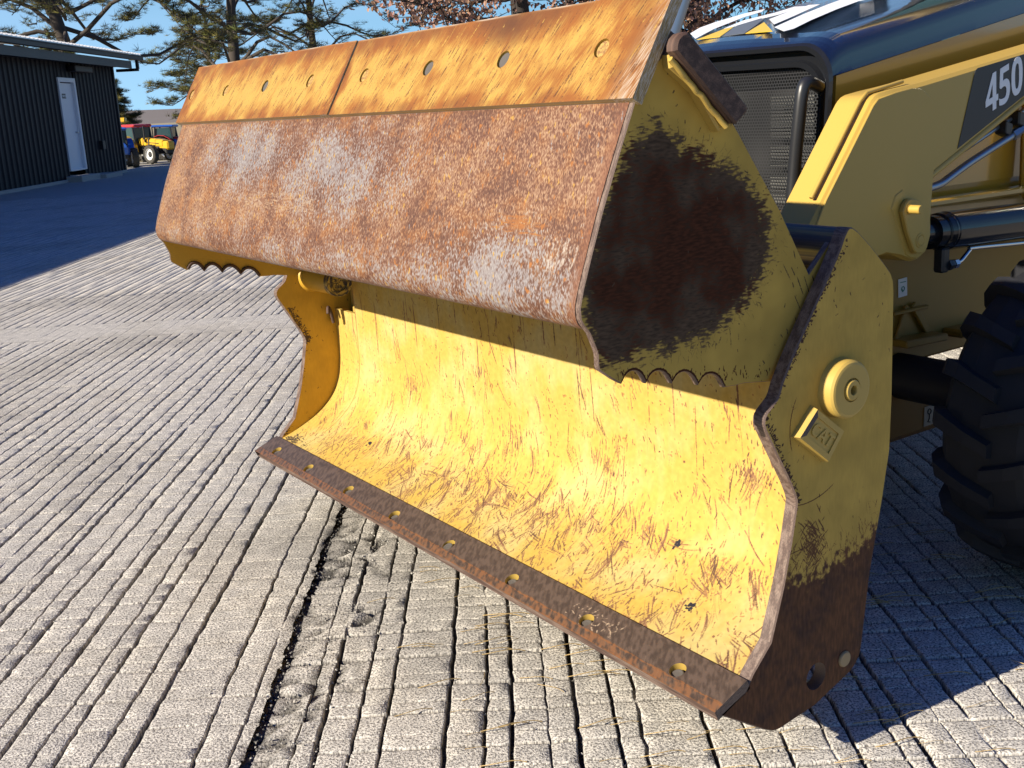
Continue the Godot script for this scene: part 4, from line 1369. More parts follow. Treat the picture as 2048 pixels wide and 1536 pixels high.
func build_arm(x0: float, x1: float, detailed: bool) -> void:
	var o := zy([-2.332, 1.132, -2.438, 1.267, -2.526, 1.380, -2.535, 1.389, -2.548, 1.398, -2.565, 1.404, -2.620, 1.412, -2.698, 1.421, -2.752, 1.428, -3.231, 1.500, -4.60, 1.706, -4.60, 1.56, -3.247, 1.360, -2.806, 1.172, -2.801, 1.099, -2.799, 1.046, -2.807, 1.022, -2.808, 1.003, -2.799, 0.968, -2.789, 0.953, -2.774, 0.942, -2.758, 0.934, -2.742, 0.931, -2.725, 0.931, -2.709, 0.935, -2.667, 0.951, -2.633, 0.963, -2.586, 0.965, -2.45, 0.93, -2.25, 0.78, -2.08, 0.56, -1.98, 0.55, -1.95, 0.66, -2.05, 0.80, -2.20, 0.96])
	var sx := signf(x0 - x1)
	var arm := lp("loader_arm", plate(o, x0, x1, 0.010), [M.yellow_arm, M.yellow_arm])
	if not detailed: return
	# doubler plate at the knee
	var d := zy([-2.340, 1.140, -2.440, 1.267, -2.524, 1.374, -2.545, 1.391, -2.620, 1.405, -2.690, 1.414, -2.735, 1.410, -2.777, 1.384, -2.803, 1.347, -2.815, 1.294, -2.815, 1.239, -2.803, 1.178, -2.798, 1.099, -2.796, 1.046, -2.80, 1.0, -2.78, 0.955, -2.742, 0.937, -2.709, 0.941, -2.667, 0.957, -2.60, 0.972, -2.45, 0.95, -2.25, 0.98])
	lp("doubler", plate(d, x0 + 0.005, x0 + 0.0005, 0.002), M.yellow_arm, arm)
	# ridge along the front face
	var mb := MB.new()
	mb.tube(PackedVector3Array([Vector3(-0.532, 1.145, -2.325), Vector3(-0.532, 1.385, -2.513), Vector3(-0.534, 1.407, -2.545), Vector3(-0.536, 1.432, -2.70)]), PackedFloat32Array([0.006]), 8)
	lp("weld", mb.mesh(), M.yellow_arm, arm)
	# pin, pin keeper and its raised seat
	var seat := zy([-2.610, 1.092, -2.628, 1.128, -2.660, 1.142, -2.70, 1.10, -2.740, 1.02, -2.772, 0.985, -2.764, 0.952, -2.738, 0.941, -2.706, 0.944, -2.684, 0.956, -2.652, 1.022])
	lp("pin_seat", plate(seat, x0 + 0.008, x0 + 0.004, 0.003), M.yellow_arm, arm)
	var kp := zy([-2.640, 1.082, -2.650, 1.104, -2.664, 1.114, -2.680, 1.115, -2.707, 1.109, -2.728, 1.092, -2.756, 1.030, -2.764, 0.992, -2.757, 0.969, -2.735, 0.957, -2.708, 0.958, -2.695, 0.970, -2.664, 1.023])
	var keep := lp("pin_keeper", plate(kp, x0 + 0.026, x0 + 0.012, 0.003), M.yellow_arm, arm)
	mb = MB.new()
	mb.lathe(Vector3(x0 + 0.0255, 1.087, -2.669), Vector3.RIGHT, PackedVector2Array([Vector2(0, 0.0150), Vector2(0.003, 0.0150), Vector2(0.003, 0.0122), Vector2(0.034, 0.0122), Vector2(0.036, 0.0105), Vector2(0.036, 0.0)]), 24)
	lp("pin", mb.mesh(), M.yellow_arm, arm)
	mb = MB.new()
	mb.lathe(Vector3(x0 + 0.0250, 0.994, -2.722), Vector3.RIGHT, PackedVector2Array([Vector2(0, 0.0220), Vector2(0.0030, 0.0205), Vector2(0.0030, 0.0170), Vector2(0.0015, 0.0150), Vector2(0.0036, 0.0135), Vector2(0.0040, 0.0)]), 28)
	lp("pin_cap", mb.mesh(), M.yellow_arm, arm)
	# dark model panel and its number
	var dp := zy([-2.997, 1.459, -2.985, 1.452, -2.916, 1.236, -3.240, 1.372, -3.60, 1.528, -3.60, 1.549])
	lp("number_panel", plate(dp, x0 + 0.0018, x0 + 0.0006, 0.0), M.dark_decal, arm)
	var ex := Vector3(0, 0.318, -0.948)
	var ey := Vector3(0, 1.0, 0.10).normalized()
	lp("numerals", letters("450E", Vector3(x0 + 0.0022, 1.322, -3.046), ex, ey, Vector3.RIGHT, 0.112, 0.82, 0.0012), M.white_decal, arm)
	# under edge flange of the arm
	mb = MB.new()
	mb.tube(PackedVector3Array([Vector3(x0 - 0.006, 1.168, -2.800), Vector3(x0 - 0.006, 1.357, -3.247), Vector3(x0 - 0.006, 1.56, -4.60)]), PackedFloat32Array([0.011]), 10)
	lp("flange", mb.mesh(), M.yellow_arm, arm)

func build_wheel(at: Vector3, flip: float) -> Node3D:
	var w := Node3D.new()
	w.name = "front_wheel"
	loader.add_child(w, true)
	w.position = at - loader.position
	w.scale = Vector3(1.0, 0.93, 0.93)
	var R := 0.505
	var hw := 0.165
	var mb := MB.new()
	mb.lathe(Vector3.ZERO, Vector3.RIGHT, PackedVector2Array([Vector2(-hw + 0.02, 0.22), Vector2(-hw - 0.012, 0.28), Vector2(-hw - 0.020, 0.36), Vector2(-hw - 0.004, 0.42), Vector2(-hw + 0.030, 0.462), Vector2(-0.08, 0.475), Vector2(0, 0.478), Vector2(0.08, 0.475), Vector2(hw - 0.030, 0.462), Vector2(hw + 0.004, 0.42), Vector2(hw + 0.020, 0.36), Vector2(hw + 0.012, 0.28), Vector2(hw - 0.02, 0.22)]), 64)
	part("tyre", mb.mesh(), M.rubber, w)
	mb = MB.new()
	for s: float in [-1.0, 1.0]:
		mb.lathe(Vector3.ZERO, Vector3.RIGHT * s, PackedVector2Array([Vector2(hw + 0.004, 0.232), Vector2(hw + 0.006, 0.222), Vector2(hw - 0.02, 0.212), Vector2(hw - 0.07, 0.205), Vector2(hw - 0.085, 0.16), Vector2(hw - 0.06, 0.11), Vector2(hw - 0.03, 0.10), Vector2(hw - 0.03, 0.0)]), 40)
	part("rim", mb.mesh(), M.yellow, w)
	# lugs: chevron bars that fold over the shoulder
	for s: float in [-1.0, 1.0]:
		var lug := MB.new()
		var st := [[-0.012, R - 0.002, 0.0, 0.075], [0.06, R, 0.055, 0.075], [0.115, R - 0.004, 0.10, 0.085], [0.158, R - 0.018, 0.125, 0.095], [0.186, R - 0.055, 0.135, 0.098], [0.198, R - 0.105, 0.135, 0.088], [0.192, R - 0.150, 0.13, 0.07]]
		var base := [[-0.012, 0.470], [0.06, 0.468], [0.115, 0.464], [0.140, 0.455], [0.150, 0.425], [0.160, 0.385], [0.165, 0.352]]
		var pol := func(x: float, r: float, a: float) -> Vector3: return Vector3(x * s, r * sin(a), r * cos(a))
		for k in st.size() - 1:
			var A: Array = st[k]
			var B: Array = st[k + 1]
			var a0: float = A[2] - A[3] * 0.5
			var a1: float = A[2] + A[3] * 0.5
			var b0: float = B[2] - B[3] * 0.5
			var b1: float = B[2] + B[3] * 0.5
			var t0: Vector3 = pol.call(A[0], A[1], a0)
			var t1: Vector3 = pol.call(A[0], A[1], a1)
			var u0: Vector3 = pol.call(B[0], B[1], b0)
			var u1: Vector3 = pol.call(B[0], B[1], b1)
			var g0: Vector3 = pol.call(base[k][0], base[k][1], a0 - 0.018)
			var g1: Vector3 = pol.call(base[k][0], base[k][1], a1 + 0.018)
			var h0: Vector3 = pol.call(base[k + 1][0], base[k + 1][1], b0 - 0.018)
			var h1: Vector3 = pol.call(base[k + 1][0], base[k + 1][1], b1 + 0.018)
			lug.quad(t0, t1, u1, u0, (t0 + u1) * Vector3(3.0 if k > 2 else 0.2, 1, 1))
			lug.quad(t0, u0, h0, g0, (g0 - g1))
			lug.quad(t1, u1, h1, g1, (g1 - g0))
			if k == 0: lug.quad(t0, t1, g1, g0, Vector3(-s, 0, 0))
			if k == st.size() - 2: lug.quad(u0, u1, h1, h0, Vector3(0, -1, -1) if false else -(u0 + u1))
		var lm := lug.mesh()
		for k in 19:
			var l := part("lug", lm, M.rubber, w)
			l.rotation.x = TAU * (k + (0.5 if s > 0 else 0.0)) / 19.0
	return w

func hood_section(z: float) -> PackedVector2Array:
	# (x, y) from the near lower border over the top to the far lower border
	var yb := 1.458 + 0.184 * (-2.62 - z)
	var yt := 1.578 + 0.200 * (-2.62 - z) - 0.026 * pow(clampf((z + 2.70) / 0.085, 0.0, 1.0), 2.0)
	var o := PackedVector2Array()
	var hw := 0.495
	for k in 13:
		var a := PI * 0.5 * k / 12.0
		var c := Vector2(hw - 0.175, yt - 0.105)
		if k == 0: o.append(Vector2(hw, yb))
		o.append(c + Vector2(pow(cos(a), 0.62) * 0.170, pow(sin(a), 0.62) * 0.100))
	o.append(Vector2(0.16, yt + 0.004))
	o.append(Vector2(0.0, yt + 0.007))
	var m := o.size()
	for k in range(m - 2, -1, -1): o.append(Vector2(-o[k].x, o[k].y))
	return o

func build_hood() -> void:
	# glossy dark hood
	var mb := MB.new()
	var zs := [-2.615, -2.625, -2.64, -2.66, -2.70, -2.9, -3.3, -3.8, -4.5]
	var secs := []
	for z: float in zs: secs.append(hood_section(z))
	for k in zs.size() - 1:
		var A: PackedVector2Array = secs[k]
		var B: PackedVector2Array = secs[k + 1]
		for i in A.size() - 1:
			var nrm := func(S: PackedVector2Array, j: int) -> Vector3:
				var d := (S[mini(j + 1, S.size() - 1)] - S[maxi(j - 1, 0)]).normalized()
				return Vector3(d.y, -d.x, 0) * (1.0 if true else 0.0)
			var na: Vector3 = nrm.call(A, i)
			var nb: Vector3 = nrm.call(A, i + 1)
			mb.squad(Vector3(-1.2 + A[i].x, A[i].y, zs[k]), Vector3(-1.2 + A[i + 1].x, A[i + 1].y, zs[k]), Vector3(-1.2 + B[i + 1].x, B[i + 1].y, zs[k + 1]), Vector3(-1.2 + B[i].x, B[i].y, zs[k + 1]), na, nb, nb, na)
	var hood := lp("hood", mb.mesh(), M.hood)
	# front frame: two stepped rims round the grille opening
	var ring := func(z0: float, z1: float, in0: float, in1: float, rad0: float, rad1: float) -> MB:
		var r := MB.new()
		var P := func(ins: float, z: float) -> PackedVector3Array:
			var o := PackedVector3Array()
			var hw: float = 0.497 - ins
			var yt: float = 1.556 - ins
			var rc: float = maxf(0.11 - ins * 0.3, 0.05)
			o.append(Vector3(-1.2 + hw - 0.035, 0.70, z))
			o.append(Vector3(-1.2 + hw - 0.012, 1.20, z))
			for k in 9:
				var a := PI * 0.5 * k / 8.0
				o.append(Vector3(-1.2 + hw - rc + cos(a) * rc, yt - rc + sin(a) * rc, z))
			o.append(Vector3(-1.2, yt + 0.004, z))
			for k in range(8, -1, -1):
				var a := PI * 0.5 * k / 8.0
				o.append(Vector3(-1.2 - hw + rc - cos(a) * rc, yt - rc + sin(a) * rc, z))
			o.append(Vector3(-1.2 - hw + 0.012, 1.20, z))
			o.append(Vector3(-1.2 - hw + 0.035, 0.70, z))
			return o
		var A: PackedVector3Array = P.call(in0, z0)
		var B: PackedVector3Array = P.call(in1, z1)
		for i in A.size() - 1:
			var mid := (A[i] + A[i + 1]) * 0.5 - Vector3(-1.2, 1.2, z0)
			r.quad(A[i], A[i + 1], B[i + 1], B[i], Vector3(mid.x * signf(in1 - in0 + 0.0001) * -0.0, 0, 1) if absf(in1 - in0) > 0.006 else -mid)
		return r
	var fr := MB.new()
	for e: Array in [[-2.614, -2.606, 0.000, 0.008], [-2.606, -2.608, 0.008, 0.020], [-2.608, -2.640, 0.020, 0.024], [-2.640, -2.642, 0.024, 0.046], [-2.642, -2.628, 0.046, 0.052], [-2.628, -2.630, 0.052, 0.066], [-2.630, -2.66, 0.066, 0.070]]:
		var r: MB = ring.call(e[0], e[1], e[2], e[3], 0.0, 0.0)
		fr.v.append_array(r.v); fr.n.append_array(r.n); fr.u.append_array(r.u)
	var frame := lp("grille_frame", fr.mesh(), M.gloss_black)
	# perforated steel grille: hexagonal holes, real openings
	var gm := MB.new()
	var pitch := 0.0106
	var rows := int(0.62 / (pitch * 0.866))
	for j in rows:
		var y := 1.515 - j * pitch * 0.866
		for i in 78:
			var x := -1.60 + (i + 0.5 * (j % 2)) * pitch
			if x < -1.62 or x > -0.765 - (0.02 if y > 1.49 else 0.0): continue
			for k in 6:
				var a0 := PI / 6.0 + PI / 3.0 * k
				var a1 := a0 + PI / 3.0
				var ro := pitch * 0.5774
				var ri := pitch * 0.395
				var c0 := Vector3(cos(a0), sin(a0), 0)
				var c1 := Vector3(cos(a1), sin(a1), 0)
				var o := Vector3(x, y, -2.650)
				gm.tri(o + c0 * ro, o + c1 * ro, o + c1 * ri, Vector3.BACK, Vector3.BACK, Vector3.BACK)
				gm.tri(o + c0 * ro, o + c1 * ri, o + c0 * ri, Vector3.BACK, Vector3.BACK, Vector3.BACK)
	var g := lp("grille_mesh", gm.mesh(), M.grille)
	g.set_meta("kind", "stuff")
	# radiator stack behind it
	mb = MB.new()
	mb.box(Vector3(-1.2, 1.15, -2.78), Vector3(0.46, 0, 0), Vector3(0, 0.40, 0), Vector3(0, 0, 0.02))
	var rad := lp("radiator", mb.mesh(), M.black)
	for e: Array in [[1.352, 0.066], [1.236, 0.036], [1.13, 0.045]]:
		mb = MB.new()
		for k in int(e[1] * 2.0 / 0.011):
			var y: float = e[0] - e[1] + k * 0.011
			mb.box(Vector3(-0.93, y, -2.715), Vector3(0.085, 0, 0), Vector3(0, 0.0035, 0), Vector3(0, 0, 0.012))
		lp("cooler_core", mb.mesh(), M.core, rad)
	# grab handle on the near side of the grille
	mb = MB.new()
	var hp := smooth3(PackedVector3Array([Vector3(-0.764, 1.430, -2.63), Vector3(-0.763, 1.444, -2.585), Vector3(-0.764, 1.428, -2.558), Vector3(-0.770, 1.34, -2.55), Vector3(-0.785, 1.20, -2.55), Vector3(-0.795, 1.05, -2.55), Vector3(-0.797, 1.0, -2.57), Vector3(-0.797, 0.98, -2.62)]), 4)
	mb.tube(hp, PackedFloat32Array([0.019]), 14)
	var hd := lp("grab_handle", mb.mesh(), M.satin_black)
	mb = MB.new()
	mb.lathe(Vector3(-0.766, 1.372, -2.545), Vector3(0.4, 0, 1), PackedVector2Array([Vector2(0, 0.0062), Vector2(0.0102, 0.0062), Vector2(0.0108, 0.005), Vector2(0.009, 0.0)]), 14)
	lp("screw", mb.mesh(), M.black, hd)
	# maker's mark and stripes laid on the hood top
	var zof := func(x: float, z: float) -> Vector3: return Vector3(x, 1.578 + 0.2 * (-2.62 - z) + 0.0075 - 0.02 * maxf(0.0, absf(x + 1.2) - 0.16) * 0.2, z)
	var up := Vector3(0, 1, 0.2).normalized()
	var marks := [
		["white", [[-1.569, -2.896], [-1.657, -3.029], [-1.690, -3.144], [-1.691, -3.297], [-1.64, -3.36], [-1.579, -3.274], [-1.578, -3.178], [-1.541, -3.07], [-1.496, -2.942], [-1.381, -2.738]]],
		["yellow", [[-1.349, -2.712], [-1.362, -2.756], [-1.412, -2.909], [-1.388, -2.927], [-1.248, -2.718]]],
		["grey", [[-1.243, -2.724], [-1.383, -2.93], [-1.384, -3.064], [-1.376, -3.076], [-1.154, -2.733]]],
		["yellow", [[-1.147, -2.729], [-1.275, -2.955], [-1.017, -2.71]]],
		["white", [[-1.425, -2.917], [-1.487, -3.08], [-1.437, -3.187], [-1.44, -3.295], [-1.358, -3.263], [-1.353, -3.125], [-1.375, -3.08], [-1.396, -3.075], [-1.396, -2.948]]],
		["white", [[-1.31, -3.019], [-1.35, -3.157], [-1.365, -3.286], [-1.296, -3.266], [-1.239, -3.113], [-1.185, -2.97], [-1.15, -2.866]]],
		["white", [[-1.088, -2.799], [-0.948, -2.685], [-0.94, -2.721], [-0.998, -2.864], [-1.058, -3.061], [-1.088, -3.214], [-1.059, -3.253], [-1.26, -3.361], [-1.235, -3.235], [-1.181, -3.046]]],
	]
	for e: Array in marks:
		var pp := PackedVector3Array()
		for p: Array in e[1]: pp.append(zof.call(p[0], p[1]))
		lp("emblem", flat_poly(pp, up, 0.0012), {"white": M.white_decal, "yellow": M.yellow_decal, "grey": M.grey_decal}[e[0]], hood)
	# raised vent cover further up the hood
	mb = MB.new()
	mb.box(Vector3(-1.42, 1.815, -3.56), Vector3(0.11, 0, 0), Vector3(0, 0.030, 0), Vector3(0, 0.026, -0.13), 0.02)
	lp("hood_vent", mb.mesh(), M.gloss_black)
	# yellow flanks below the hood
	for s: float in [1.0, -1.0]:
		mb = MB.new()
		var X := -1.2 + 0.487 * s
		var n := Vector3(s, 0, 0)
		var F := func(z: float, y: float, off: float) -> Vector3: return Vector3(X + off * s, y, z)
		var z0 := -2.640
		var z1 := -4.5
		var b0 := 1.455 + 0.184 * (-2.62 - z0)
		var b1 := 1.455 + 0.184 * (-2.62 - z1)
		mb.quad(F.call(z0, b0, 0.0), F.call(z1, b1, 0.0), F.call(z1, 1.10, -0.012), F.call(z0, 1.10, -0.012), n)
		mb.quad(F.call(z0, b0, 0.0), F.call(z0, 1.10, -0.012), F.call(z0, 1.10, -0.03), F.call(z0, b0, -0.03), Vector3.BACK)
		mb.quad(F.call(z0, 1.10, -0.012), F.call(z1, 1.10, -0.012), F.call(z1, 0.95, -0.05), F.call(z0, 0.95, -0.05), n)
		lp("hood_flank", mb.mesh(), M.yellow_gloss)
	mb = MB.new()
	mb.box(Vector3(-0.688, 1.060, -3.70), Vector3(0.030, 0, 0), Vector3(0, 0.012, 0), Vector3(0, 0.0, 0.95), 0.006)
	lp("frame_ledge", mb.mesh(), M.yellow_gloss)
	mb = MB.new()
	mb.box(Vector3(-0.665, 1.22, -3.60), Vector3(0.04, 0, 0), Vector3(0, 0.20, 0.01), Vector3(0, 0, 0.035), 0.02)
	lp("frame_post", mb.mesh(), M.yellow_gloss)

func build_chassis() -> void:
	var mb := MB.new()
	mb.box(Vector3(-1.2, 0.79, -3.85), Vector3(0.45, 0, 0), Vector3(0, 0.26, 0), Vector3(0, 0, 1.15), 0.01)
	var fr := lp("main_frame", mb.mesh(), M.yellow_dull)
	mb = MB.new()
	mb.box(Vector3(-0.75 + 0.0022, 0.79, -3.03), Vector3(0.0012, 0, 0), Vector3(0, 0.030, 0.002), Vector3(0, -0.001, 0.022))
	var st := lp("sticker", mb.mesh(), M.white_decal, fr)
	mb = MB.new()
	mb.tube(ring_path(Vector3(-0.7462, 0.786, -3.03), 0.0075, Vector3.RIGHT, 12), PackedFloat32Array([0.0015]), 6, false)
	mb.box(Vector3(-0.7462, 0.782, -3.026), Vector3(0.001, 0, 0), Vector3(0, 0.006, 0.004), Vector3(0, -0.001, 0.002))
	mb.box(Vector3(-0.7462, 0.808, -3.03), Vector3(0.001, 0, 0), Vector3(0, 0.0012, 0.0), Vector3(0, 0, 0.014))
	lp("sticker_print", mb.mesh(), M.green_decal, fr)
	# step bracket under the frame
	mb = MB.new()
	mb.box(Vector3(-0.715, 0.615, -3.08), Vector3(0.035, 0, 0), Vector3(0, 0.012, 0), Vector3(0, 0.004, 0.11), 0.004)
	mb.box(Vector3(-0.740, 0.675, -3.12), Vector3(0.006, 0, 0), Vector3(0, 0.055, 0.045), Vector3(0, -0.008, 0.010), 0.003)
	mb.box(Vector3(-0.740, 0.675, -3.02), Vector3(0.006, 0, 0), Vector3(0, 0.055, -0.025), Vector3(0, 0.004, 0.010), 0.003)
	mb.box(Vector3(-0.730, 0.715, -3.05), Vector3(0.008, 0, 0), Vector3(0, 0.006, 0), Vector3(0, 0, 0.09), 0.003)
	lp("step_bracket", mb.mesh(), M.yellow_dull)
	mb = MB.new()
	mb.box(Vector3(-0.715, 0.605, -3.36), Vector3(0.04, 0, 0), Vector3(0, 0.014, 0), Vector3(0, 0.002, 0.10), 0.008)
	lp("step_pad", mb.mesh(), M.yellow_dull)
	# front axle housing with a lifting-point sticker
	mb = MB.new()
	mb.box(Vector3(-1.2, 0.385, -3.12), Vector3(0.47, 0, 0), Vector3(0, 0.115, 0), Vector3(0, 0, 0.20), 0.025)
	mb.box(Vector3(-1.2, 0.50, -3.12), Vector3(0.40, 0, 0), Vector3(0, 0.03, 0), Vector3(0, 0, 0.16), 0.02)
	var ax := lp("axle_housing", mb.mesh(), M.orange_dull)
	mb = MB.new()
	mb.box(Vector3(-0.7275, 0.335, -3.17), Vector3(0.0012, 0, 0), Vector3(0, 0.034, 0), Vector3(0, 0, 0.026))
	lp("sticker", mb.mesh(), M.tan_decal, ax)
	mb = MB.new()
	mb.tube(ring_path(Vector3(-0.7255, 0.350, -3.17), 0.009, Vector3.RIGHT, 12), PackedFloat32Array([0.002]), 6, false)
	mb.tube(PackedVector3Array([Vector3(-0.7255, 0.341, -3.17), Vector3(-0.7255, 0.325, -3.17), Vector3(-0.7255, 0.315, -3.163), Vector3(-0.7255, 0.312, -3.176)]), PackedFloat32Array([0.002]), 6)
	lp("sticker_print", mb.mesh(), M.black, ax)
	mb = MB.new()
	mb.lathe(Vector3(-2.1, 0.50, -3.02), Vector3.RIGHT, PackedVector2Array([Vector2(0, 0.0), Vector2(0, 0.075), Vector2(1.8, 0.075), Vector2(1.8, 0)]), 20)
	lp("axle", mb.mesh(), M.black)
	# tilt cylinder beside the arm
	var a := Vector3(-0.575, 0.990, -2.905)
	var dirc := (Vector3(-0.575, 0.957, -4.0) - a).normalized()
	mb = MB.new()
	mb.lathe(a, dirc, PackedVector2Array([Vector2(-0.10, 0.0), Vector2(-0.10, 0.034), Vector2(0.0, 0.036), Vector2(0.0, 0.050), Vector2(0.040, 0.051), Vector2(0.043, 0.056), Vector2(0.060, 0.0575), Vector2(0.066, 0.0585), Vector2(0.072, 0.0575), Vector2(0.078, 0.0592), Vector2(1.25, 0.0592), Vector2(1.25, 0)]), 40)
	var cyl := lp("tilt_cylinder", mb.mesh(), M.gloss_black)
	mb = MB.new()
	mb.box(Vector3(-0.556, 0.905, -2.948), Vector3(0.018, 0, 0), Vector3(0, 0.038, 0), Vector3(0, 0, 0.018), 0.006)
	mb.lathe(Vector3(-0.545, 0.888, -2.960), Vector3(0, 0, -1), PackedVector2Array([Vector2(0, 0.0), Vector2(0, 0.017), Vector2(0.016, 0.017), Vector2(0.018, 0.015), Vector2(0.030, 0.014), Vector2(0.030, 0.0)]), 6, false)
	lp("elbow", mb.mesh(), M.satin_black, cyl)
	mb = MB.new()
	mb.lathe(Vector3(-0.545, 0.888, -2.992), Vector3(0, 0, -1), PackedVector2Array([Vector2(0, 0.0), Vector2(0, 0.0145), Vector2(0.018, 0.0145), Vector2(0.018, 0.0)]), 6, false)
	lp("nut", mb.mesh(), M.chrome, cyl)
	mb = MB.new()
	mb.tube(smooth3(PackedVector3Array([Vector3(-0.545, 0.888, -3.0), Vector3(-0.545, 0.893, -3.03), Vector3(-0.545, 0.908, -3.055), Vector3(-0.545, 0.921, -3.075), Vector3(-0.545, 0.925, -3.10), Vector3(-0.545, 0.909, -3.40), Vector3(-0.545, 0.89, -3.80)]), 5), PackedFloat32Array([0.0068]), 10)
	lp("steel_line", mb.mesh(), M.chrome, cyl)
	# hydraulic lines under the arm
	mb = MB.new()
	mb.tube(smooth3(PackedVector3Array([Vector3(-0.56, 1.118, -2.80), Vector3(-0.56, 1.126, -2.88), Vector3(-0.56, 1.134, -2.935), Vector3(-0.56, 1.152, -2.985), Vector3(-0.56, 1.19, -3.09), Vector3(-0.56, 1.255, -3.30)]), 5), PackedFloat32Array([0.0115]), 12)
	mb.lathe(Vector3(-0.56, 1.252, -3.292), Vector3(0, 0.30, -0.954), PackedVector2Array([Vector2(0, 0), Vector2(0, 0.0165), Vector2(0.035, 0.0165), Vector2(0.035, 0.013), Vector2(0.20, 0.013), Vector2(0.20, 0)]), 6, false)
	lp("hydraulic_line", mb.mesh(), M.blue_steel)
	mb = MB.new()
	mb.tube(PackedVector3Array([Vector3(-0.585, 1.145, -2.85), Vector3(-0.585, 1.29, -3.28), Vector3(-0.585, 1.36, -3.5)]), PackedFloat32Array([0.008]), 10)
	lp("hydraulic_line", mb.mesh(), M.blue_steel)
	mb = MB.new()
	mb.box(Vector3(-0.575, 1.275, -3.27), Vector3(0.02, 0, 0), Vector3(0, 0.020, 0), Vector3(0, 0.006, 0.018), 0.003)
	lp("line_clamp", mb.mesh(), M.satin_black)
	mb = MB.new()
	mb.box(Vector3(-0.575, 1.30, -3.34), Vector3(0.022, 0, 0), Vector3(0, 0.022, 0), Vector3(0, 0.006, 0.022), 0.005)
	lp("line_clamp", mb.mesh(), M.satin_black)

func build_loader() -> void:
	loader = thing("wheel_loader", "yellow and black loader with an open worn clamshell bucket raised at its front", "loader", Vector3(-1.2, 0, -3.0))
	build_bucket()
	build_clam()
	build_arm(-0.50, -0.622, true)
	build_arm(-1.90, -1.778, false)
	build_hood()
	build_chassis()
	build_wheel(Vector3(-0.165, 0.47, -3.05), 1.0)
	build_wheel(Vector3(-2.235, 0.47, -3.05), -1.0)
	build_rear()

# engine, cab and rear axle: behind the right border of the picture
func build_rear() -> void:
	var mb := MB.new()
	mb.box(Vector3(-1.2, 1.18, -3.68), Vector3(0.42, 0, 0), Vector3(0, 0.32, 0), Vector3(0, 0, 0.80), 0.03)
	lp("engine", mb.mesh(), M.black)
	mb = MB.new()
	mb.box(Vector3(-1.2, 1.05, -5.45), Vector3(0.72, 0, 0), Vector3(0, 0.40, 0), Vector3(0, 0, 0.85), 0.05)
	var cab := lp("cab", mb.mesh(), M.yellow_dull)
	mb = MB.new()
	mb.box(Vector3(-1.2, 2.02, -5.45), Vector3(0.66, 0, 0), Vector3(0, 0.56, 0), Vector3(0, 0, 0.78), 0.02)
	lp("window", mb.mesh(), M.cab_glass, cab)
	for x: float in [-1.88, -0.52]:
		for z: float in [-4.66, -6.24]:
			mb = MB.new()
			mb.box(Vector3(x, 2.0, z), Vector3(0.045, 0, 0), Vector3(0, 0.62, 0), Vector3(0, 0, 0.045), 0.01)
			lp("pillar", mb.mesh(), M.satin_black, cab)
	mb = MB.new()
	mb.box(Vector3(-1.2, 2.68, -5.45), Vector3(0.76, 0, 0), Vector3(0, 0.07, 0), Vector3(0, 0, 0.92), 0.05)
	lp("roof", mb.mesh(), M.yellow, cab)
	for x: float in [-0.27, -2.13]:
		var w := build_wheel(Vector3(x, 0.75, -5.75), 1.0)
		w.name = "rear_wheel"
		w.scale = Vector3(1.25, 1.485, 1.485)

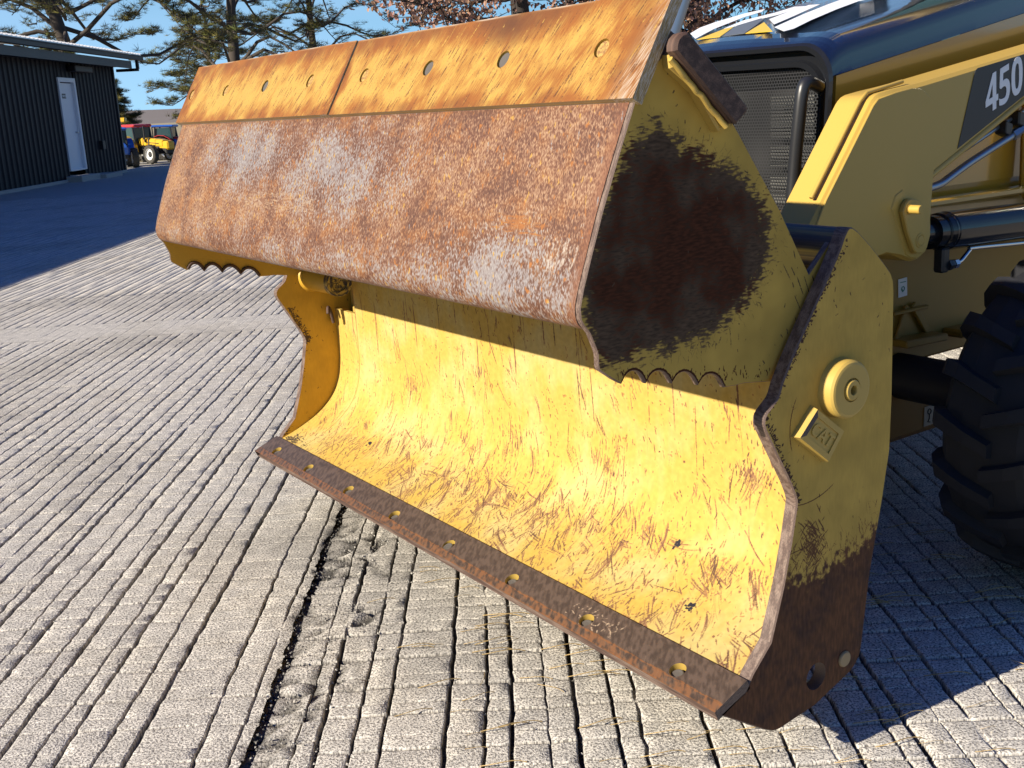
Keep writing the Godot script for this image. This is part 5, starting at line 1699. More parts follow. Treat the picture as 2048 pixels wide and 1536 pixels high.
# ------------------------------------------------------------------ background
func build_shed() -> void:
	var base := pq(-11.25, 35.5)
	var shed := thing("metal_shed", "long dark shed of ribbed metal with a narrow white door", "shed", base)
	var W := func(p: float, q: float, y: float) -> Vector3: return pq(p, q, y) - base
	# ribbed wall
	var mb := MB.new()
	var q := -8.0
	var y0 := 0.06
	var y1 := 3.36
	var bands := [[-8.0, 30.62, 0.06, 3.36], [30.62, 31.95, 2.87, 3.36], [31.95, 35.45, 0.06, 3.36]]
	for bnd: Array in bands:
		q = bnd[0]
		while q < bnd[1] - 0.01:
			var qs := [0.0, 0.16, 0.195, 0.265, 0.30]
			var ps := [0.0, 0.0, 0.035, 0.035, 0.0]
			for k in 4:
				var a := minf(q + qs[k], bnd[1])
				var b := minf(q + qs[k + 1], bnd[1])
				mb.quad(W.call(-11.25 + ps[k], a, bnd[2]), W.call(-11.25 + ps[k + 1], b, bnd[2]), W.call(-11.25 + ps[k + 1], b, bnd[3]), W.call(-11.25 + ps[k], a, bnd[3]), GC)
			q += 0.30
	part("ribbed_wall", mb.mesh(), M.shed, shed)
	# gable end and core
	mb = MB.new()
	mb.quad(W.call(-11.25, 35.45, 0.0), W.call(-19.0, 35.45, 0.0), W.call(-19.0, 35.45, 4.6), W.call(-11.25, 35.45, 3.5), GA)
	mb.quad(W.call(-11.27, -8.0, 0.0), W.call(-11.27, 30.6, 0.0), W.call(-11.27, 30.6, 3.4), W.call(-11.27, -8.0, 3.4), GC)
	mb.quad(W.call(-19.0, -8.0, 0.0), W.call(-19.0, 35.45, 0.0), W.call(-19.0, 35.45, 4.6), W.call(-19.0, -8.0, 4.6), -GC)
	mb.quad(W.call(-11.25, -8.0, 0.0), W.call(-19.0, -8.0, 0.0), W.call(-19.0, -8.0, 4.6), W.call(-11.25, -8.0, 3.5), -GA)
	part("end_wall", mb.mesh(), M.shed, shed)
	# corner trim
	mb = MB.new()
	mb.box(W.call(-11.23, 35.45, 1.70), GC * 0.035, Vector3(0, 1.68, 0), GA * 0.05)
	part("corner_trim", mb.mesh(), M.shed_trim, shed)
	# fascia, gutter, soffit, roof
	mb = MB.new()
	mb.box(W.call(-10.66, 13.6, 3.34), GC * 0.02, Vector3(0, 0.115, 0), GA * 22.0)
	mb.box(W.call(-10.95, 13.6, 3.30), GC * 0.30, Vector3(0, 0.012, 0), GA * 21.9)
	part("fascia", mb.mesh(), M.shed_trim, shed)
	mb = MB.new()
	mb.box(W.call(-10.59, 14.05, 3.555), GC * 0.065, Vector3(0, 0.06, 0), GA * 22.5, 0.01)
	mb.box(W.call(-10.585, 14.05, 3.62), GC * 0.075, Vector3(0, 0.012, 0), GA * 22.51, 0.005)
	part("gutter", mb.mesh(), M.shed_dark, shed)
	mb = MB.new()
	mb.box(W.call(-10.60, 36.05, 3.36), GC * 0.045, Vector3(0, 0.14, 0), GA * 0.06, 0.01)
	mb.box(W.call(-10.90, 35.95, 3.20), GC * 0.36, Vector3(0, 0.045, 0), GA * 0.055, 0.01)
	part("downpipe", mb.mesh(), M.shed_dark, shed)
	mb = MB.new()
	q = -8.4
	while q < 36.1:
		var up := 0.03
		mb.quad(W.call(-10.52, q, 3.665), W.call(-19.3, q, 4.80), W.call(-19.3, q + 0.20, 4.80), W.call(-10.52, q + 0.20, 3.665), Vector3.UP)
		mb.quad(W.call(-10.52, q + 0.20, 3.665), W.call(-19.3, q + 0.20, 4.80), W.call(-19.3, q + 0.23, 4.83), W.call(-10.52, q + 0.23, 3.695), Vector3.UP)
		mb.quad(W.call(-10.52, q + 0.23, 3.695), W.call(-19.3, q + 0.23, 4.83), W.call(-19.3, q + 0.26, 4.80), W.call(-10.52, q + 0.26, 3.665), Vector3.UP)
		mb.quad(W.call(-10.52, q, 3.645), W.call(-10.52, q + 0.26, 3.645), W.call(-10.52, q + 0.26, 3.68), W.call(-10.52, q, 3.665), GC)
		q += 0.26
	part("roof", mb.mesh(), M.roof_metal, shed)
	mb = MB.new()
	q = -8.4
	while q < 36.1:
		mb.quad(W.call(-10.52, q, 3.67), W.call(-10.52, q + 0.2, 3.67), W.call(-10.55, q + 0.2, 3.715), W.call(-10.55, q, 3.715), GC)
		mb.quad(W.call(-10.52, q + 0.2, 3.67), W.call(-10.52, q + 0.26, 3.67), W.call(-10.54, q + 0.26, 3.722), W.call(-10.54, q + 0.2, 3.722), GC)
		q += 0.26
	part("added_glow_edge", mb.mesh(), M.glow_trim, shed)  # strip added above the eave, translucent so sun glows through as a bright line
	# concrete foundation strips and door steps
	mb = MB.new()
	mb.box(W.call(-11.19, 13.7, 0.035), GC * 0.04, Vector3(0, 0.045, 0), GA * 21.7, 0.008)
	part("foundation", mb.mesh(), M.footing, shed)
	mb = MB.new()
	mb.box(W.call(-10.98, 31.0, 0.07), GC * 0.22, Vector3(0, 0.09, 0), GA * 0.75, 0.01)
	part("door_step", mb.mesh(), M.footing, shed)
	mb = MB.new()
	mb.box(W.call(-10.9, 32.5, 0.05), GC * 0.3, Vector3(0, 0.07, 0), GA * 0.72, 0.01)
	part("door_step", mb.mesh(), M.footing, shed)
	# door
	mb = MB.new()
	mb.box(W.call(-11.28, 31.30, 1.52), GC * 0.012, Vector3(0, 1.20, 0), GA * 0.52, 0.004)
	for e: Array in [[2.05, 0.42], [1.05, 0.42]]:
		mb.box(W.call(-11.266, 31.24, e[0]), GC * 0.004, Vector3(0, e[1], 0), GA * 0.36, 0.003)
	var door := part("door", mb.mesh(), M.white_door, shed)
	mb = MB.new()
	mb.box(W.call(-11.225, 30.70, 1.575), GC * 0.05, Vector3(0, 1.285, 0), GA * 0.06, 0.006)
	mb.box(W.call(-11.225, 31.87, 1.575), GC * 0.05, Vector3(0, 1.285, 0), GA * 0.06, 0.006)
	mb.box(W.call(-11.225, 31.285, 2.80), GC * 0.048, Vector3(0, 0.06, 0), GA * 0.53, 0.006)
	mb.box(W.call(-11.225, 31.285, 0.31), GC * 0.048, Vector3(0, 0.025, 0), GA * 0.53, 0.006)
	part("door_frame", mb.mesh(), M.white_door, door)
	mb = MB.new()
	mb.box(W.call(-11.262, 31.13, 2.36), GC * 0.003, Vector3(0, 0.065, 0), GA * 0.14)
	part("door_sign", mb.mesh(), M.black, door)
	part("letters", letters("OFFICE", W.call(-11.2585, 31.01, 2.325), GA, Vector3.UP, GC, 0.07, 0.85, 0.001), M.white_decal, door)
	mb = MB.new()
	mb.lathe(W.call(-11.27, 31.66, 1.35), GC, PackedVector2Array([Vector2(0, 0.03), Vector2(0.04, 0.02), Vector2(0.05, 0.032), Vector2(0.08, 0.028), Vector2(0.085, 0.0)]), 14)
	part("door_knob", mb.mesh(), M.chrome, door)
	# dark lamp hood over the door, small box on the wall
	mb = MB.new()
	mb.box(W.call(-11.08, 32.2, 3.12), GC * 0.12, Vector3(0, 0.09, 0), GA * 0.70, 0.02)
	part("door_canopy", mb.mesh(), M.shed_dark, shed)
	mb = MB.new()
	mb.box(W.call(-11.17, 33.45, 0.93), GC * 0.06, Vector3(0, 0.13, 0), GA * 0.12, 0.01)
	part("socket_box", mb.mesh(), M.shed_dark, shed)

# needle spray for pines and leaf for the oak
func spray_mesh(n: int, len: float, wd: float) -> ArrayMesh:
	var mb := MB.new()
	for k in n:
		var d := Vector3(rng.randfn(0, 1), absf(rng.randfn(0.35, 0.6)), rng.randfn(0, 1)).normalized()
		var s := d.cross(Vector3(rng.randfn(0, 1), rng.randfn(0, 1), rng.randfn(0, 1))).normalized() * wd
		var o := Vector3(rnd(-0.3, 0.3), rnd(-0.12, 0.12), rnd(-0.3, 0.3)) * len
		var e := o + d * len * rnd(0.6, 1.0)
		mb.tri(o - s, o + s, e, Vector3(0, 1, 0.2), Vector3(0, 1, 0.2), d)
	return mb.mesh()

var pine_mesh: ArrayMesh
func pine(called: String, label: String, group: String, at: Vector3, height: float, lean: Vector3, limbs: int, from: float, reach: float, trunk_r: float, sd: int, density := 1.0) -> void:
	rng.seed = sd
	var t := thing(called, label, "tree", at, 0.0, group)
	var tm := MB.new()
	var bm := MB.new()
	var tp := PackedVector3Array()
	var tr := PackedFloat32Array()
	for k in 14:
		var f := k / 13.0
		tp.append(Vector3(lean.x * f + rng.randfn(0, 0.05), height * f, lean.z * f + rng.randfn(0, 0.05)))
		tr.append(trunk_r * (1.0 - 0.9 * f))
	tm.tube(tp, tr, 10)
	part("trunk", tm.mesh(), M.bark, t)
	var xf: Array[Transform3D] = []
	var cl := PackedColorArray()
	for k in limbs:
		var f := from + (0.97 - from) * pow(k / float(limbs), 1.15)
		var y := height * f
		var o := Vector3(lean.x * f, y, lean.z * f)
		var az := k * 2.4 + rnd(-0.5, 0.5)
		var L := reach * (1.0 - 0.75 * pow(f, 1.5)) * rnd(0.7, 1.15)
		var pts := PackedVector3Array()
		var rad := PackedFloat32Array()
		var rise := rnd(0.05, 0.30)
		var side := Vector3(-sin(az), 0, cos(az))
		var wig := rnd(-0.25, 0.25)
		for j in 8:
			var g := j / 7.0
			pts.append(o + Vector3(cos(az), 0, sin(az)) * L * g + Vector3(0, L * (rise * g - 0.24 * g * g * g + 0.10 * sin(g * 7.0 + k)), 0) + side * L * wig * sin(g * 2.5) + Vector3(0, rng.randfn(0, 0.04), 0))
			rad.append(maxf(0.012, trunk_r * 0.28 * (1.0 - g * 0.9)))
		bm.tube(pts, rad, 6)
		# side twigs with tufts
		for j in int(L * 5.0):
			var g := 0.22 + 0.78 * sqrt(rng.randf())
			var i0 := mini(int(g * 7.0), 6)
			var p := pts[i0].lerp(pts[i0 + 1], g * 7.0 - i0)
			var sg := 1.0 if j % 2 else -1.0
			var dv := (side * sg * rnd(0.5, 1.0) + Vector3(cos(az), rnd(-0.15, 0.3), sin(az)) * rnd(0.4, 1.0)).normalized()
			var l := rnd(0.35, 1.1) * (1.2 - g * 0.5)
			var e := p + dv * l + Vector3(0, rnd(-0.05, 0.15), 0)
			var mid := p.lerp(e, 0.5) + Vector3(0, rnd(-0.06, 0.10), 0)
			bm.tube(PackedVector3Array([p, mid, e]), PackedFloat32Array([0.017, 0.012, 0.006]), 4, false)
			var nt := int(rnd(3, 9) * density)
			for m in nt:
				var c := p.lerp(e, rnd(0.35, 1.08)) + Vector3(rng.randfn(0, 0.13), rng.randfn(0.05, 0.06), rng.randfn(0, 0.13))
				var s := rnd(0.7, 1.35)
				xf.append(Transform3D(Basis.from_euler(Vector3(rnd(-0.5, 0.5), rnd(0, TAU), rnd(-0.5, 0.5))) * Basis.from_scale(Vector3.ONE * s), c))
				var w := rnd(0.6, 1.25)
				cl.append(Color(w * rnd(0.85, 1.3), w, w * 0.9))
	part("branches", bm.mesh(), M.bark, t)
	multi("crown", pine_mesh, xf, cl, M.needles, t)

func oak(called: String, label: String, at: Vector3, height: float, sd: int, reach: float, leafy: float, category := "tree") -> void:
	rng.seed = sd
	var t := thing(called, label, category, at)
	var bm := MB.new()
	var xf: Array[Transform3D] = []
	var cl := PackedColorArray()
	var tm := MB.new()
	tm.tube(PackedVector3Array([Vector3.ZERO, Vector3(0.05, height * 0.3, 0), Vector3(-0.05, height * 0.62, 0.1), Vector3(0.1, height * 0.95, 0)]), PackedFloat32Array([0.26, 0.20, 0.13, 0.03]), 10)
	part("trunk", tm.mesh(), M.bark_dark, t)
	for k in 26:
		var f := 0.16 + 0.78 * k / 26.0
		var o := Vector3(0, height * f, 0)
		var az := k * 2.4 + rnd(-0.4, 0.4)
		var L := reach * rnd(0.7, 1.1) * (1.1 - 0.6 * f)
		var pts := PackedVector3Array([o])
		var rad := PackedFloat32Array([0.075])
		var d := Vector3(cos(az), rnd(-0.05, 0.45), sin(az)).normalized()
		for j in 9:
			d = (d + Vector3(rng.randfn(0, 0.22), rng.randfn(0.01, 0.18), rng.randfn(0, 0.22))).normalized()
			pts.append(pts[j] + d * L / 9.0)
			rad.append(0.065 * (1.0 - (j + 1) / 9.6))
		bm.tube(pts, rad, 6)
		for j in int(L * (9.0 + leafy * 3.0)):
			var i0 := 2 + rng.randi() % 7
			var p := pts[i0].lerp(pts[i0 + 1], rng.randf())
			var dv := Vector3(rng.randfn(0, 1), rng.randfn(0.1, 0.7), rng.randfn(0, 1)).normalized()
			var l := rnd(0.3, 0.95)
			var m1 := p + dv * l * 0.5 + Vector3(rng.randfn(0, 0.05), rng.randfn(0, 0.05), rng.randfn(0, 0.05))
			var e := m1 + (dv + Vector3(rng.randfn(0, 0.4), rng.randfn(0, 0.4), rng.randfn(0, 0.4))).normalized() * l * 0.5
			bm.tube(PackedVector3Array([p, m1, e]), PackedFloat32Array([0.013, 0.009, 0.004]), 4, false)
			for m in int(rnd(2, 9) * leafy):
				var c := m1.lerp(e, rng.randf()) + Vector3(rng.randfn(0, 0.07), rng.randfn(-0.02, 0.07), rng.randfn(0, 0.07))
				xf.append(Transform3D(Basis.from_euler(Vector3(rnd(0, TAU), rnd(0, TAU), rnd(0, TAU))) * Basis.from_scale(Vector3.ONE * rnd(0.45, 0.95)), c))
				var w := rnd(0.45, 1.4)
				cl.append(Color(w, w * rnd(0.85, 1.0), w * rnd(0.8, 1.05)))
	part("branches", bm.mesh(), M.bark_dark, t)
	var lf := MB.new()
	for s: float in [-1.0, 1.0]:
		lf.quad(Vector3(0, 0, -0.06), Vector3(0.045 * s, 0.022, -0.01), Vector3(0.03 * s, 0.012, 0.045), Vector3(0, -0.01, 0.07), Vector3.UP)
	multi("crown", lf.mesh(), xf, cl, M.dead_leaf, t)

func tractor(called: String, label: String, group: String, at: Vector3, turn: float, hoodm: Material, roofm: Material, s: float) -> void:
	# x = forward, y = up, z = to its right
	var t := thing(called, label, "tractor", at, turn, group)
	t.scale = Vector3.ONE * s
	var mb := MB.new()
	for e: Array in [[0.15, 1.30, 0.24, 0.33], [0.95, 1.27, 0.22, 0.32], [1.55, 1.20, 0.22, 0.30], [1.95, 1.08, 0.25, 0.27]]:
		mb.box(Vector3(e[0], e[1], 0), Vector3(0.42, -0.03, 0), Vector3(0.0, e[2], 0), Vector3(0, 0, e[3]), 0.08)
	var hd := part("bonnet", mb.mesh(), hoodm, t)
	mb = MB.new()
	mb.box(Vector3(0.72, 1.28, 0), Vector3(0.06, 0, 0), Vector3(0.03, 0.245, 0), Vector3(0, 0, 0.345), 0.02)
	mb.box(Vector3(0.20, 1.28, 0), Vector3(0.035, 0, 0), Vector3(0.03, 0.255, 0), Vector3(0, 0, 0.347), 0.02)
	mb.box(Vector3(1.0, 1.24, 0), Vector3(0.6, -0.05, 0), Vector3(0, 0.018, 0), Vector3(0, 0, 0.346), 0.01)
	part("vent_band", mb.mesh(), M.black, hd)
	mb = MB.new()
	mb.box(Vector3(0.7, 0.80, 0), Vector3(1.5, 0, 0), Vector3(0, 0.24, 0), Vector3(0, 0, 0.25), 0.05)
	mb.tube(PackedVector3Array([Vector3(0.45, 1.3, 0.38), Vector3(0.45, 2.25, 0.38)]), PackedFloat32Array([0.045]), 10)
	part("engine", mb.mesh(), M.black, t)
	mb = MB.new()
	for x: float in [-0.22, -1.42]:
		for z: float in [-0.62, 0.62]:
			mb.box(Vector3(x * 0.97, 1.72, z), Vector3(0.045, 0, 0), Vector3(0.06 * signf(-x - 0.8), 0.55, 0), Vector3(0, 0, 0.045), 0.01)
	mb.box(Vector3(-0.8, 1.15, 0), Vector3(0.62, 0, 0), Vector3(0, 0.18, 0), Vector3(0, 0, 0.60), 0.05)
	part("cab", mb.mesh(), M.satin_black, t)
	mb = MB.new()
	mb.box(Vector3(-0.8, 1.72, 0), Vector3(0.56, 0, 0), Vector3(0, 0.46, 0), Vector3(0, 0, 0.60), 0.02)
	part("window", mb.mesh(), M.cab_glass, t)
	mb = MB.new()
	mb.box(Vector3(-0.8, 2.29, 0), Vector3(0.76, -0.02, 0), Vector3(0, 0.085, 0), Vector3(0, 0, 0.70), 0.07)
	part("roof", mb.mesh(), roofm, t)
	for z: float in [-0.78, 0.78]:
		mb = MB.new()
		for k in 7:
			var a := PI * (0.05 + 0.14 * k)
			mb.box(Vector3(-0.95 + cos(a) * 0.88, 0.80 + sin(a) * 0.88, z), Vector3(-sin(a), cos(a), 0) * 0.21, Vector3(cos(a), sin(a), 0) * 0.02, Vector3(0, 0, 0.24), 0.01)
		part("mudguard", mb.mesh(), hoodm, t)
	for e: Array in [[1.35, 0.58, 0.74, 0.17], [1.35, 0.58, -0.74, 0.17], [-0.95, 0.80, 0.80, 0.22], [-0.95, 0.80, -0.80, 0.22]]:
		var w := Node3D.new()
		w.name = "wheel"
		t.add_child(w, true)
		w.position = Vector3(e[0], e[1], e[2])
		var R: float = e[1]
		var hw: float = e[3]
		mb = MB.new()
		mb.lathe(Vector3.ZERO, Vector3.BACK, PackedVector2Array([Vector2(-hw, R * 0.58), Vector2(-hw, R * 0.85), Vector2(-hw * 0.8, R * 0.93), Vector2(0, R * 0.95), Vector2(hw * 0.8, R * 0.93), Vector2(hw, R * 0.85), Vector2(hw, R * 0.58)]), 32)
		for k in 22:
			var a := TAU * k / 22.0
			mb.box(Vector3(cos(a), sin(a), 0) * R * 0.955 + Vector3(0, 0, hw * 0.45 * (1 if k % 2 else -1)), Vector3(-sin(a), cos(a), 0) * R * 0.045 + Vector3(0, 0, 0.02), Vector3(cos(a), sin(a), 0) * R * 0.045, Vector3(0, 0, hw * 0.5))
		part("tyre", mb.mesh(), M.rubber_dusty, w)
		mb = MB.new()
		for sd: float in [-1.0, 1.0]:
			mb.lathe(Vector3.ZERO, Vector3.BACK * sd, PackedVector2Array([Vector2(hw * 0.92, R * 0.60), Vector2(hw * 0.98, R * 0.55), Vector2(hw * 0.6, R * 0.48), Vector2(hw * 0.5, R * 0.30)]), 28)
		part("rim", mb.mesh(), M.rim_silver, w)
		mb = MB.new()
		for sd: float in [-1.0, 1.0]:
			mb.lathe(Vector3.ZERO, Vector3.BACK * sd, PackedVector2Array([Vector2(hw * 0.5, R * 0.31), Vector2(hw * 0.75, R * 0.22), Vector2(hw * 0.8, 0.0)]), 16)
		part("hub", mb.mesh(), M.black, w)

func face(d: Vector3) -> float:
	return atan2(-d.z, d.x)

func build_background() -> void:
	build_shed()
	rng.seed = 400
	pine_mesh = spray_mesh(20, 0.24, 0.0075)
	var gp := "tall pines behind the dark shed"
	pine("pine_tree", "leaning pine with a long drooping limb directly behind the shed roof", gp, Vector3(-42.9, 0, -12.1), 15.0, Vector3(-0.9, 0, 3.4), 40, 0.27, 7.6, 0.34, 21, 0.85)
	pine("pine_tree", "middle pine with olive needle clumps, left of the thin dark one", gp, Vector3(-49.8, -0.3, -20.0), 16.0, Vector3(0.1, 0, -0.8), 38, 0.22, 7.0, 0.36, 32, 0.75)
	pine("pine_tree", "thin dark pine with bare lower limbs, left of the brown-leaved tree", gp, Vector3(-52.8, -0.4, -25.7), 16.0, Vector3(0.05, 0, -0.1), 34, 0.24, 6.2, 0.26, 43, 0.65)
	pine("spruce_tree", "dense low dark green conifer beyond the shed corner", "", Vector3(-88.0, -0.9, -24.2), 6.4, Vector3(0, 0, 0), 90, 0.06, 3.1, 0.2, 54, 2.4)
	pine("pine_tree", "far pine whose lowest branches hang beside the bucket edge", gp, Vector3(-60.0, -0.9, -22.8), 10.0, Vector3(0, 0, 0), 40, 0.26, 3.2, 0.22, 65, 1.0)
	oak("oak_tree", "bare-limbed tree with clusters of dry brown leaves behind the bucket", Vector3(-17.2, -0.05, -13.4), 8.4, 71, 4.8, 1.9)
	oak("thicket_tree", "twiggy brown-leaved tree beside the loader hood", Vector3(-17.2, -0.05, -18.2), 6.4, 82, 4.4, 1.6)
	rng.seed = 500
	var across := GC
	# parked tractors on the lower lot
	var tg := "blue tractors parked on the lower lot"
	tractor("yellow_tractor", "yellow tractor with a red cab roof and white wheel rims", "", Vector3(-71.85, -0.95, -22.36), 0.365, M.tr_yellow, M.tr_red, 1.06)
	tractor("blue_tractor", "blue tractor cut off by the shed corner", tg, Vector3(-68.0, -0.95, -19.45), face(GC * 0.5 - GA), M.tr_blue, M.tr_blue, 1.0)
	tractor("blue_tractor", "blue-roofed tractor directly behind the yellow one's bonnet", tg, Vector3(-77.8, -0.98, -24.4), face(GC), M.tr_blue, M.tr_blue, 1.02)
	tractor("blue_tractor", "blue-roofed tractor half hidden by the bucket's far edge", tg, Vector3(-76.9, -0.98, -26.2), face(GC), M.tr_red, M.tr_blue, 1.02)
	# raised yellow loader bucket of a machine behind
	var fl := thing("front_loader", "machine with a small yellow bucket raised above the blue tractor by the shed", "loader", Vector3(-80.6, -0.95, -23.2))
	var mb := MB.new()
	mb.tube(PackedVector3Array([Vector3(-1.6, 0.9, 0.3), Vector3(-0.9, 2.1, 0.1), Vector3(0, 2.75, 0)]), PackedFloat32Array([0.09]), 8)
	mb.box(Vector3(-1.7, 0.75, 0.3), Vector3(0.9, 0, 0), Vector3(0, 0.45, 0), Vector3(0, 0, 0.5), 0.1)
	part("boom", mb.mesh(), M.satin_black, fl)
	mb = MB.new()
	mb.box(Vector3(0.1, 2.88, 0), GC * 0.62, Vector3(0, 0.16, 0) + GA * 0.08, GA * 0.22, 0.06)
	mb.box(Vector3(0.1, 2.72, 0), GC * 0.30, Vector3(0, 0.10, 0), GA * 0.15, 0.04)
	part("bucket", mb.mesh(), M.tr_yellow, fl)
	# dark hedge line across the field and bare trees on the hill
	var hb := MB.new()
	for k in 260:
		var p := rnd(-60.0, 60.0)
		var s := rnd(0.35, 0.8)
		var o := GA * 252.0 + GC * p + Vector3(0, 2.15 + s * 0.5, 0)
		hb.box(o, Vector3(s * rnd(0.6, 1.5), 0, 0), Vector3(rnd(-0.2, 0.2), s * 0.6, 0), Vector3(0, 0, s * rnd(0.6, 1.4)), 0.25)
	var hedge := part("hedgerow", hb.mesh(), M.hedge, self)
	hedge.set_meta("kind", "stuff")
	tag(hedge, "dark low hedgerow across the far tan field", "")
	for k in 5:
		var hx := GA * (395.0 + k * 9.0) + GC * (6.0 - k * 7.0)
		oak("bare_tree", ["bare grey tree highest on the far hill", "bare grey tree next along the far hill ridge", "small bare tree midway on the hill ridge", "bare tree low on the hill ridge", "bare tree at the end of the hill ridge"][k], Vector3(hx.x, 3.0, hx.z), 7.5 + k % 3, 90 + k, 4.0, 0.0)

# ------------------------------------------------------------------ materials
func build_materials() -> void:
	M.yellow = mat(0.445, 0.306, 0.070, 0.5)
	M.yellow_far = mat(0.50, 0.29, 0.03, 0.45)
	M.yellow_arm = mat(0.46, 0.305, 0.062, 0.42)
	M.yellow_gloss = mat(0.46, 0.26, 0.030, 0.22)
	M.yellow_gloss.clearcoat_enabled = true
	M.yellow_gloss.clearcoat = 1.0
	M.yellow_gloss.clearcoat_roughness = 0.06
	M.yellow_dull = mat(0.34, 0.19, 0.022, 0.5)
	M.orange_dull = mat(0.30, 0.15, 0.025, 0.6)
	M.yellow_rust = mat(0.46, 0.28, 0.04, 0.6)
	M.rim = tex_mat(tex_rust(101, Vector3(0.080, 0.050, 0.040), Vector3(0.155, 0.110, 0.088)), 0.6)
	M.rim.texture_repeat = true
	M.rim_pale = tex_mat(tex_rust(103, Vector3(0.30, 0.20, 0.07), Vector3(0.46, 0.40, 0.32)), 0.6)
	M.rust_dark = tex_mat(tex_rust(105, Vector3(0.045, 0.022, 0.016), Vector3(0.085, 0.045, 0.030)), 0.7)
	M.rust_bar = M.rust_dark.duplicate()
	M.rust_bar.albedo_texture = tex_rust(107, Vector3(0.050, 0.026, 0.019), Vector3(0.105, 0.060, 0.042))
	M.rust_orange = tex_mat(tex_rust(109, Vector3(0.22, 0.10, 0.035), Vector3(0.36, 0.20, 0.09)), 0.7)
	M.rust_orange.texture_repeat = true
	M.chipped = tex_mat(tex_rust(111, Vector3(0.04, 0.03, 0.03), Vector3(0.42, 0.28, 0.05)), 0.5)
	M.bolt_worn = tex_mat(tex_rust(117, Vector3(0.22, 0.11, 0.035), Vector3(0.38, 0.25, 0.065)), 0.6)
	M.chip = mat(0.055, 0.042, 0.045, 0.45)
	M.tan = mat(0.26, 0.19, 0.10, 0.5)
	M.steel_dark = mat(0.085, 0.075, 0.066, 0.6)
	M.steel_line = mat(0.5, 0.5, 0.5, 0.3, 1.0)
	M.black = mat(0.010, 0.010, 0.011, 0.6)
	M.satin_black = mat(0.016, 0.017, 0.020, 0.38)
	M.gloss_black = mat(0.010, 0.011, 0.014, 0.16)
	M.hood = mat(0.010, 0.012, 0.020, 0.24)
	M.hood.clearcoat_enabled = true
	M.hood.clearcoat = 1.0
	M.hood.clearcoat_roughness = 0.08
	M.grille = mat(0.058, 0.060, 0.064, 0.30, 0.5)
	M.core = mat(0.17, 0.17, 0.16, 0.4, 0.5)
	M.chrome = mat(0.62, 0.63, 0.64, 0.22, 1.0)
	M.blue_steel = mat(0.30, 0.34, 0.40, 0.30, 0.8)
	M.rubber = mat(0.013, 0.014, 0.018, 0.65)
	M.rubber_dusty = mat(0.05, 0.046, 0.04, 0.9)
	M.dark_decal = mat(0.030, 0.028, 0.026, 0.5)
	M.white_decal = mat(0.78, 0.79, 0.80, 0.4)
	M.yellow_decal = mat(0.72, 0.48, 0.03, 0.4)
	M.grey_decal = mat(0.12, 0.13, 0.14, 0.4)
	M.green_decal = mat(0.05, 0.25, 0.17, 0.5)
	M.tan_decal = mat(0.45, 0.40, 0.30, 0.5)
	M.grit = mat(0.9, 0.88, 0.84, 0.9)
	M.grit.vertex_color_use_as_albedo = true
	M.straw = mat(0.52, 0.38, 0.17, 0.8)
	M.straw.vertex_color_use_as_albedo = true
	M.shed = mat(0.010, 0.012, 0.018, 0.5, 0.0, 0.3)
	M.shed_trim = mat(0.020, 0.023, 0.030, 0.5)
	M.shed_dark = mat(0.006, 0.006, 0.008, 0.5)
	M.roof_metal = mat(0.62, 0.63, 0.65, 0.35, 0.6)
	M.glow_trim = mat(0.85, 0.86, 0.88, 0.5)
	M.glow_trim.backlight_enabled = true  # backlight makes the added eave strip glow
	M.glow_trim.backlight = Color(0.9, 0.9, 0.9)
	M.white_door = mat(0.66, 0.68, 0.72, 0.45)
	M.footing = mat(0.34, 0.33, 0.31, 0.9)
	M.bark = mat(0.055, 0.044, 0.036, 0.95)
	M.bark_dark = mat(0.035, 0.028, 0.025, 0.95)
	M.needles = mat(0.115, 0.12, 0.028, 0.6)
	M.needles.vertex_color_use_as_albedo = true
	M.needles.backlight_enabled = true
	M.needles.backlight = Color(0.25, 0.27, 0.08)
	M.dead_leaf = mat(0.30, 0.185, 0.125, 0.7)
	M.dead_leaf.vertex_color_use_as_albedo = true
	M.dead_leaf.backlight_enabled = true
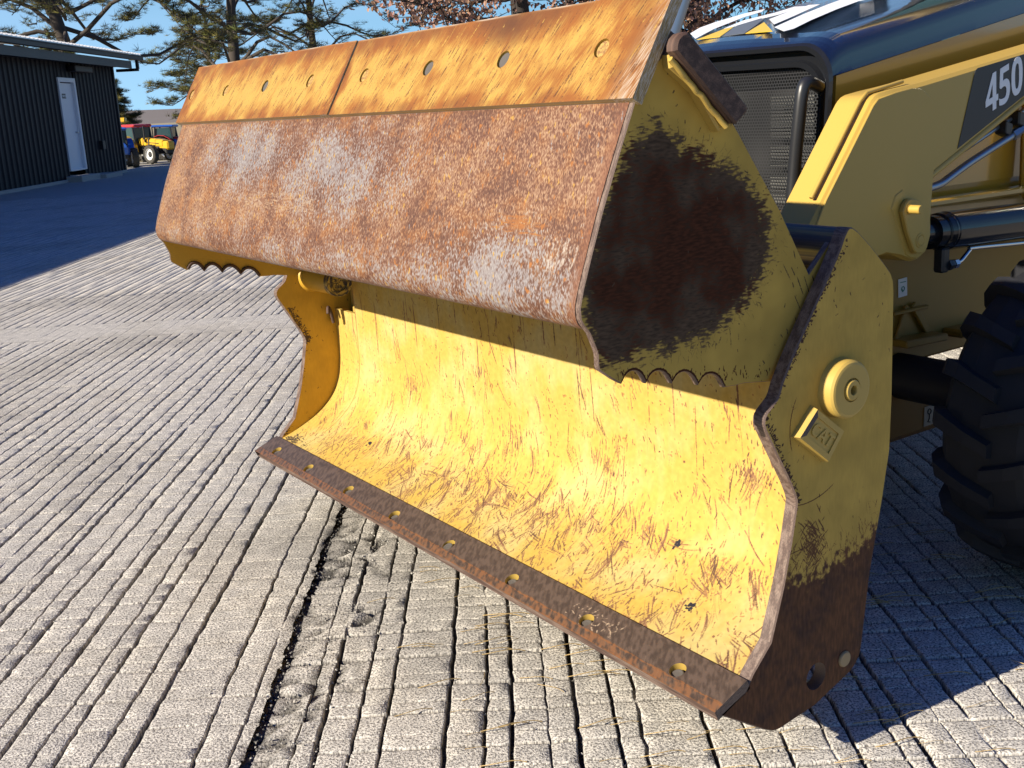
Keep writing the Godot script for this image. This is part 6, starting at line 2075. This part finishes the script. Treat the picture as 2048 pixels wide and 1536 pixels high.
	M.dead_leaf.backlight = Color(0.45, 0.28, 0.2)
	M.hedge = mat(0.035, 0.030, 0.026, 1.0)
	M.tr_yellow = mat(0.62, 0.37, 0.02, 0.35)
	M.tr_red = mat(0.50, 0.045, 0.045, 0.35)
	M.tr_blue = mat(0.025, 0.10, 0.40, 0.35)
	M.rim_silver = mat(0.70, 0.70, 0.68, 0.4)
	M.cab_glass = mat(0.03, 0.07, 0.08, 0.08)

func _ready() -> void:
	rng.seed = 7
	var cam := Camera3D.new()
	cam.name = "camera"
	add_child(cam)
	cam.transform = Transform3D(Basis(Vector3(0.573732, -0.051325, -0.817434), Vector3(-0.171464, 0.968393, -0.181149), Vector3(0.800894, 0.244091, 0.546797)), Vector3(1.427, H, 0.0))
	cam.fov = 38.487
	cam.near = 0.05
	cam.far = 4000.0
	cam.current = true
	var sky := ProceduralSkyMaterial.new()
	sky.sky_top_color = Color(0.045, 0.22, 0.58)
	sky.sky_horizon_color = Color(0.62, 0.865, 1.0)
	sky.sky_curve = 0.22
	sky.sky_energy_multiplier = 0.74
	sky.ground_bottom_color = Color(0.30, 0.28, 0.25)
	sky.ground_horizon_color = Color(0.50, 0.55, 0.60)
	sky.sky_cover = tex_cloud()
	sky.sky_cover_modulate = Color(0.36, 0.32, 0.40, 0.55)
	var env := Environment.new()
	env.background_mode = Environment.BG_SKY
	env.sky = Sky.new()
	env.sky.sky_material = sky
	env.tonemap_mode = Environment.TONE_MAPPER_LINEAR
	env.tonemap_exposure = 1.95
	env.sdfgi_enabled = true
	env.ssao_enabled = true
	env.ssil_enabled = true
	var we := WorldEnvironment.new()
	we.environment = env
	we.name = "world"
	add_child(we)
	var sun := DirectionalLight3D.new()
	sun.name = "sun"
	add_child(sun)
	sun.look_at_from_position(Vector3.ZERO, Vector3(0.040, -0.217, -0.44), Vector3.UP)
	sun.light_energy = 1.55
	sun.light_color = Color(1.0, 0.955, 0.88)
	sun.light_angular_distance = 0.5
	sun.shadow_enabled = true

	build_materials()
	build_ground()
	build_loader()
	build_background()
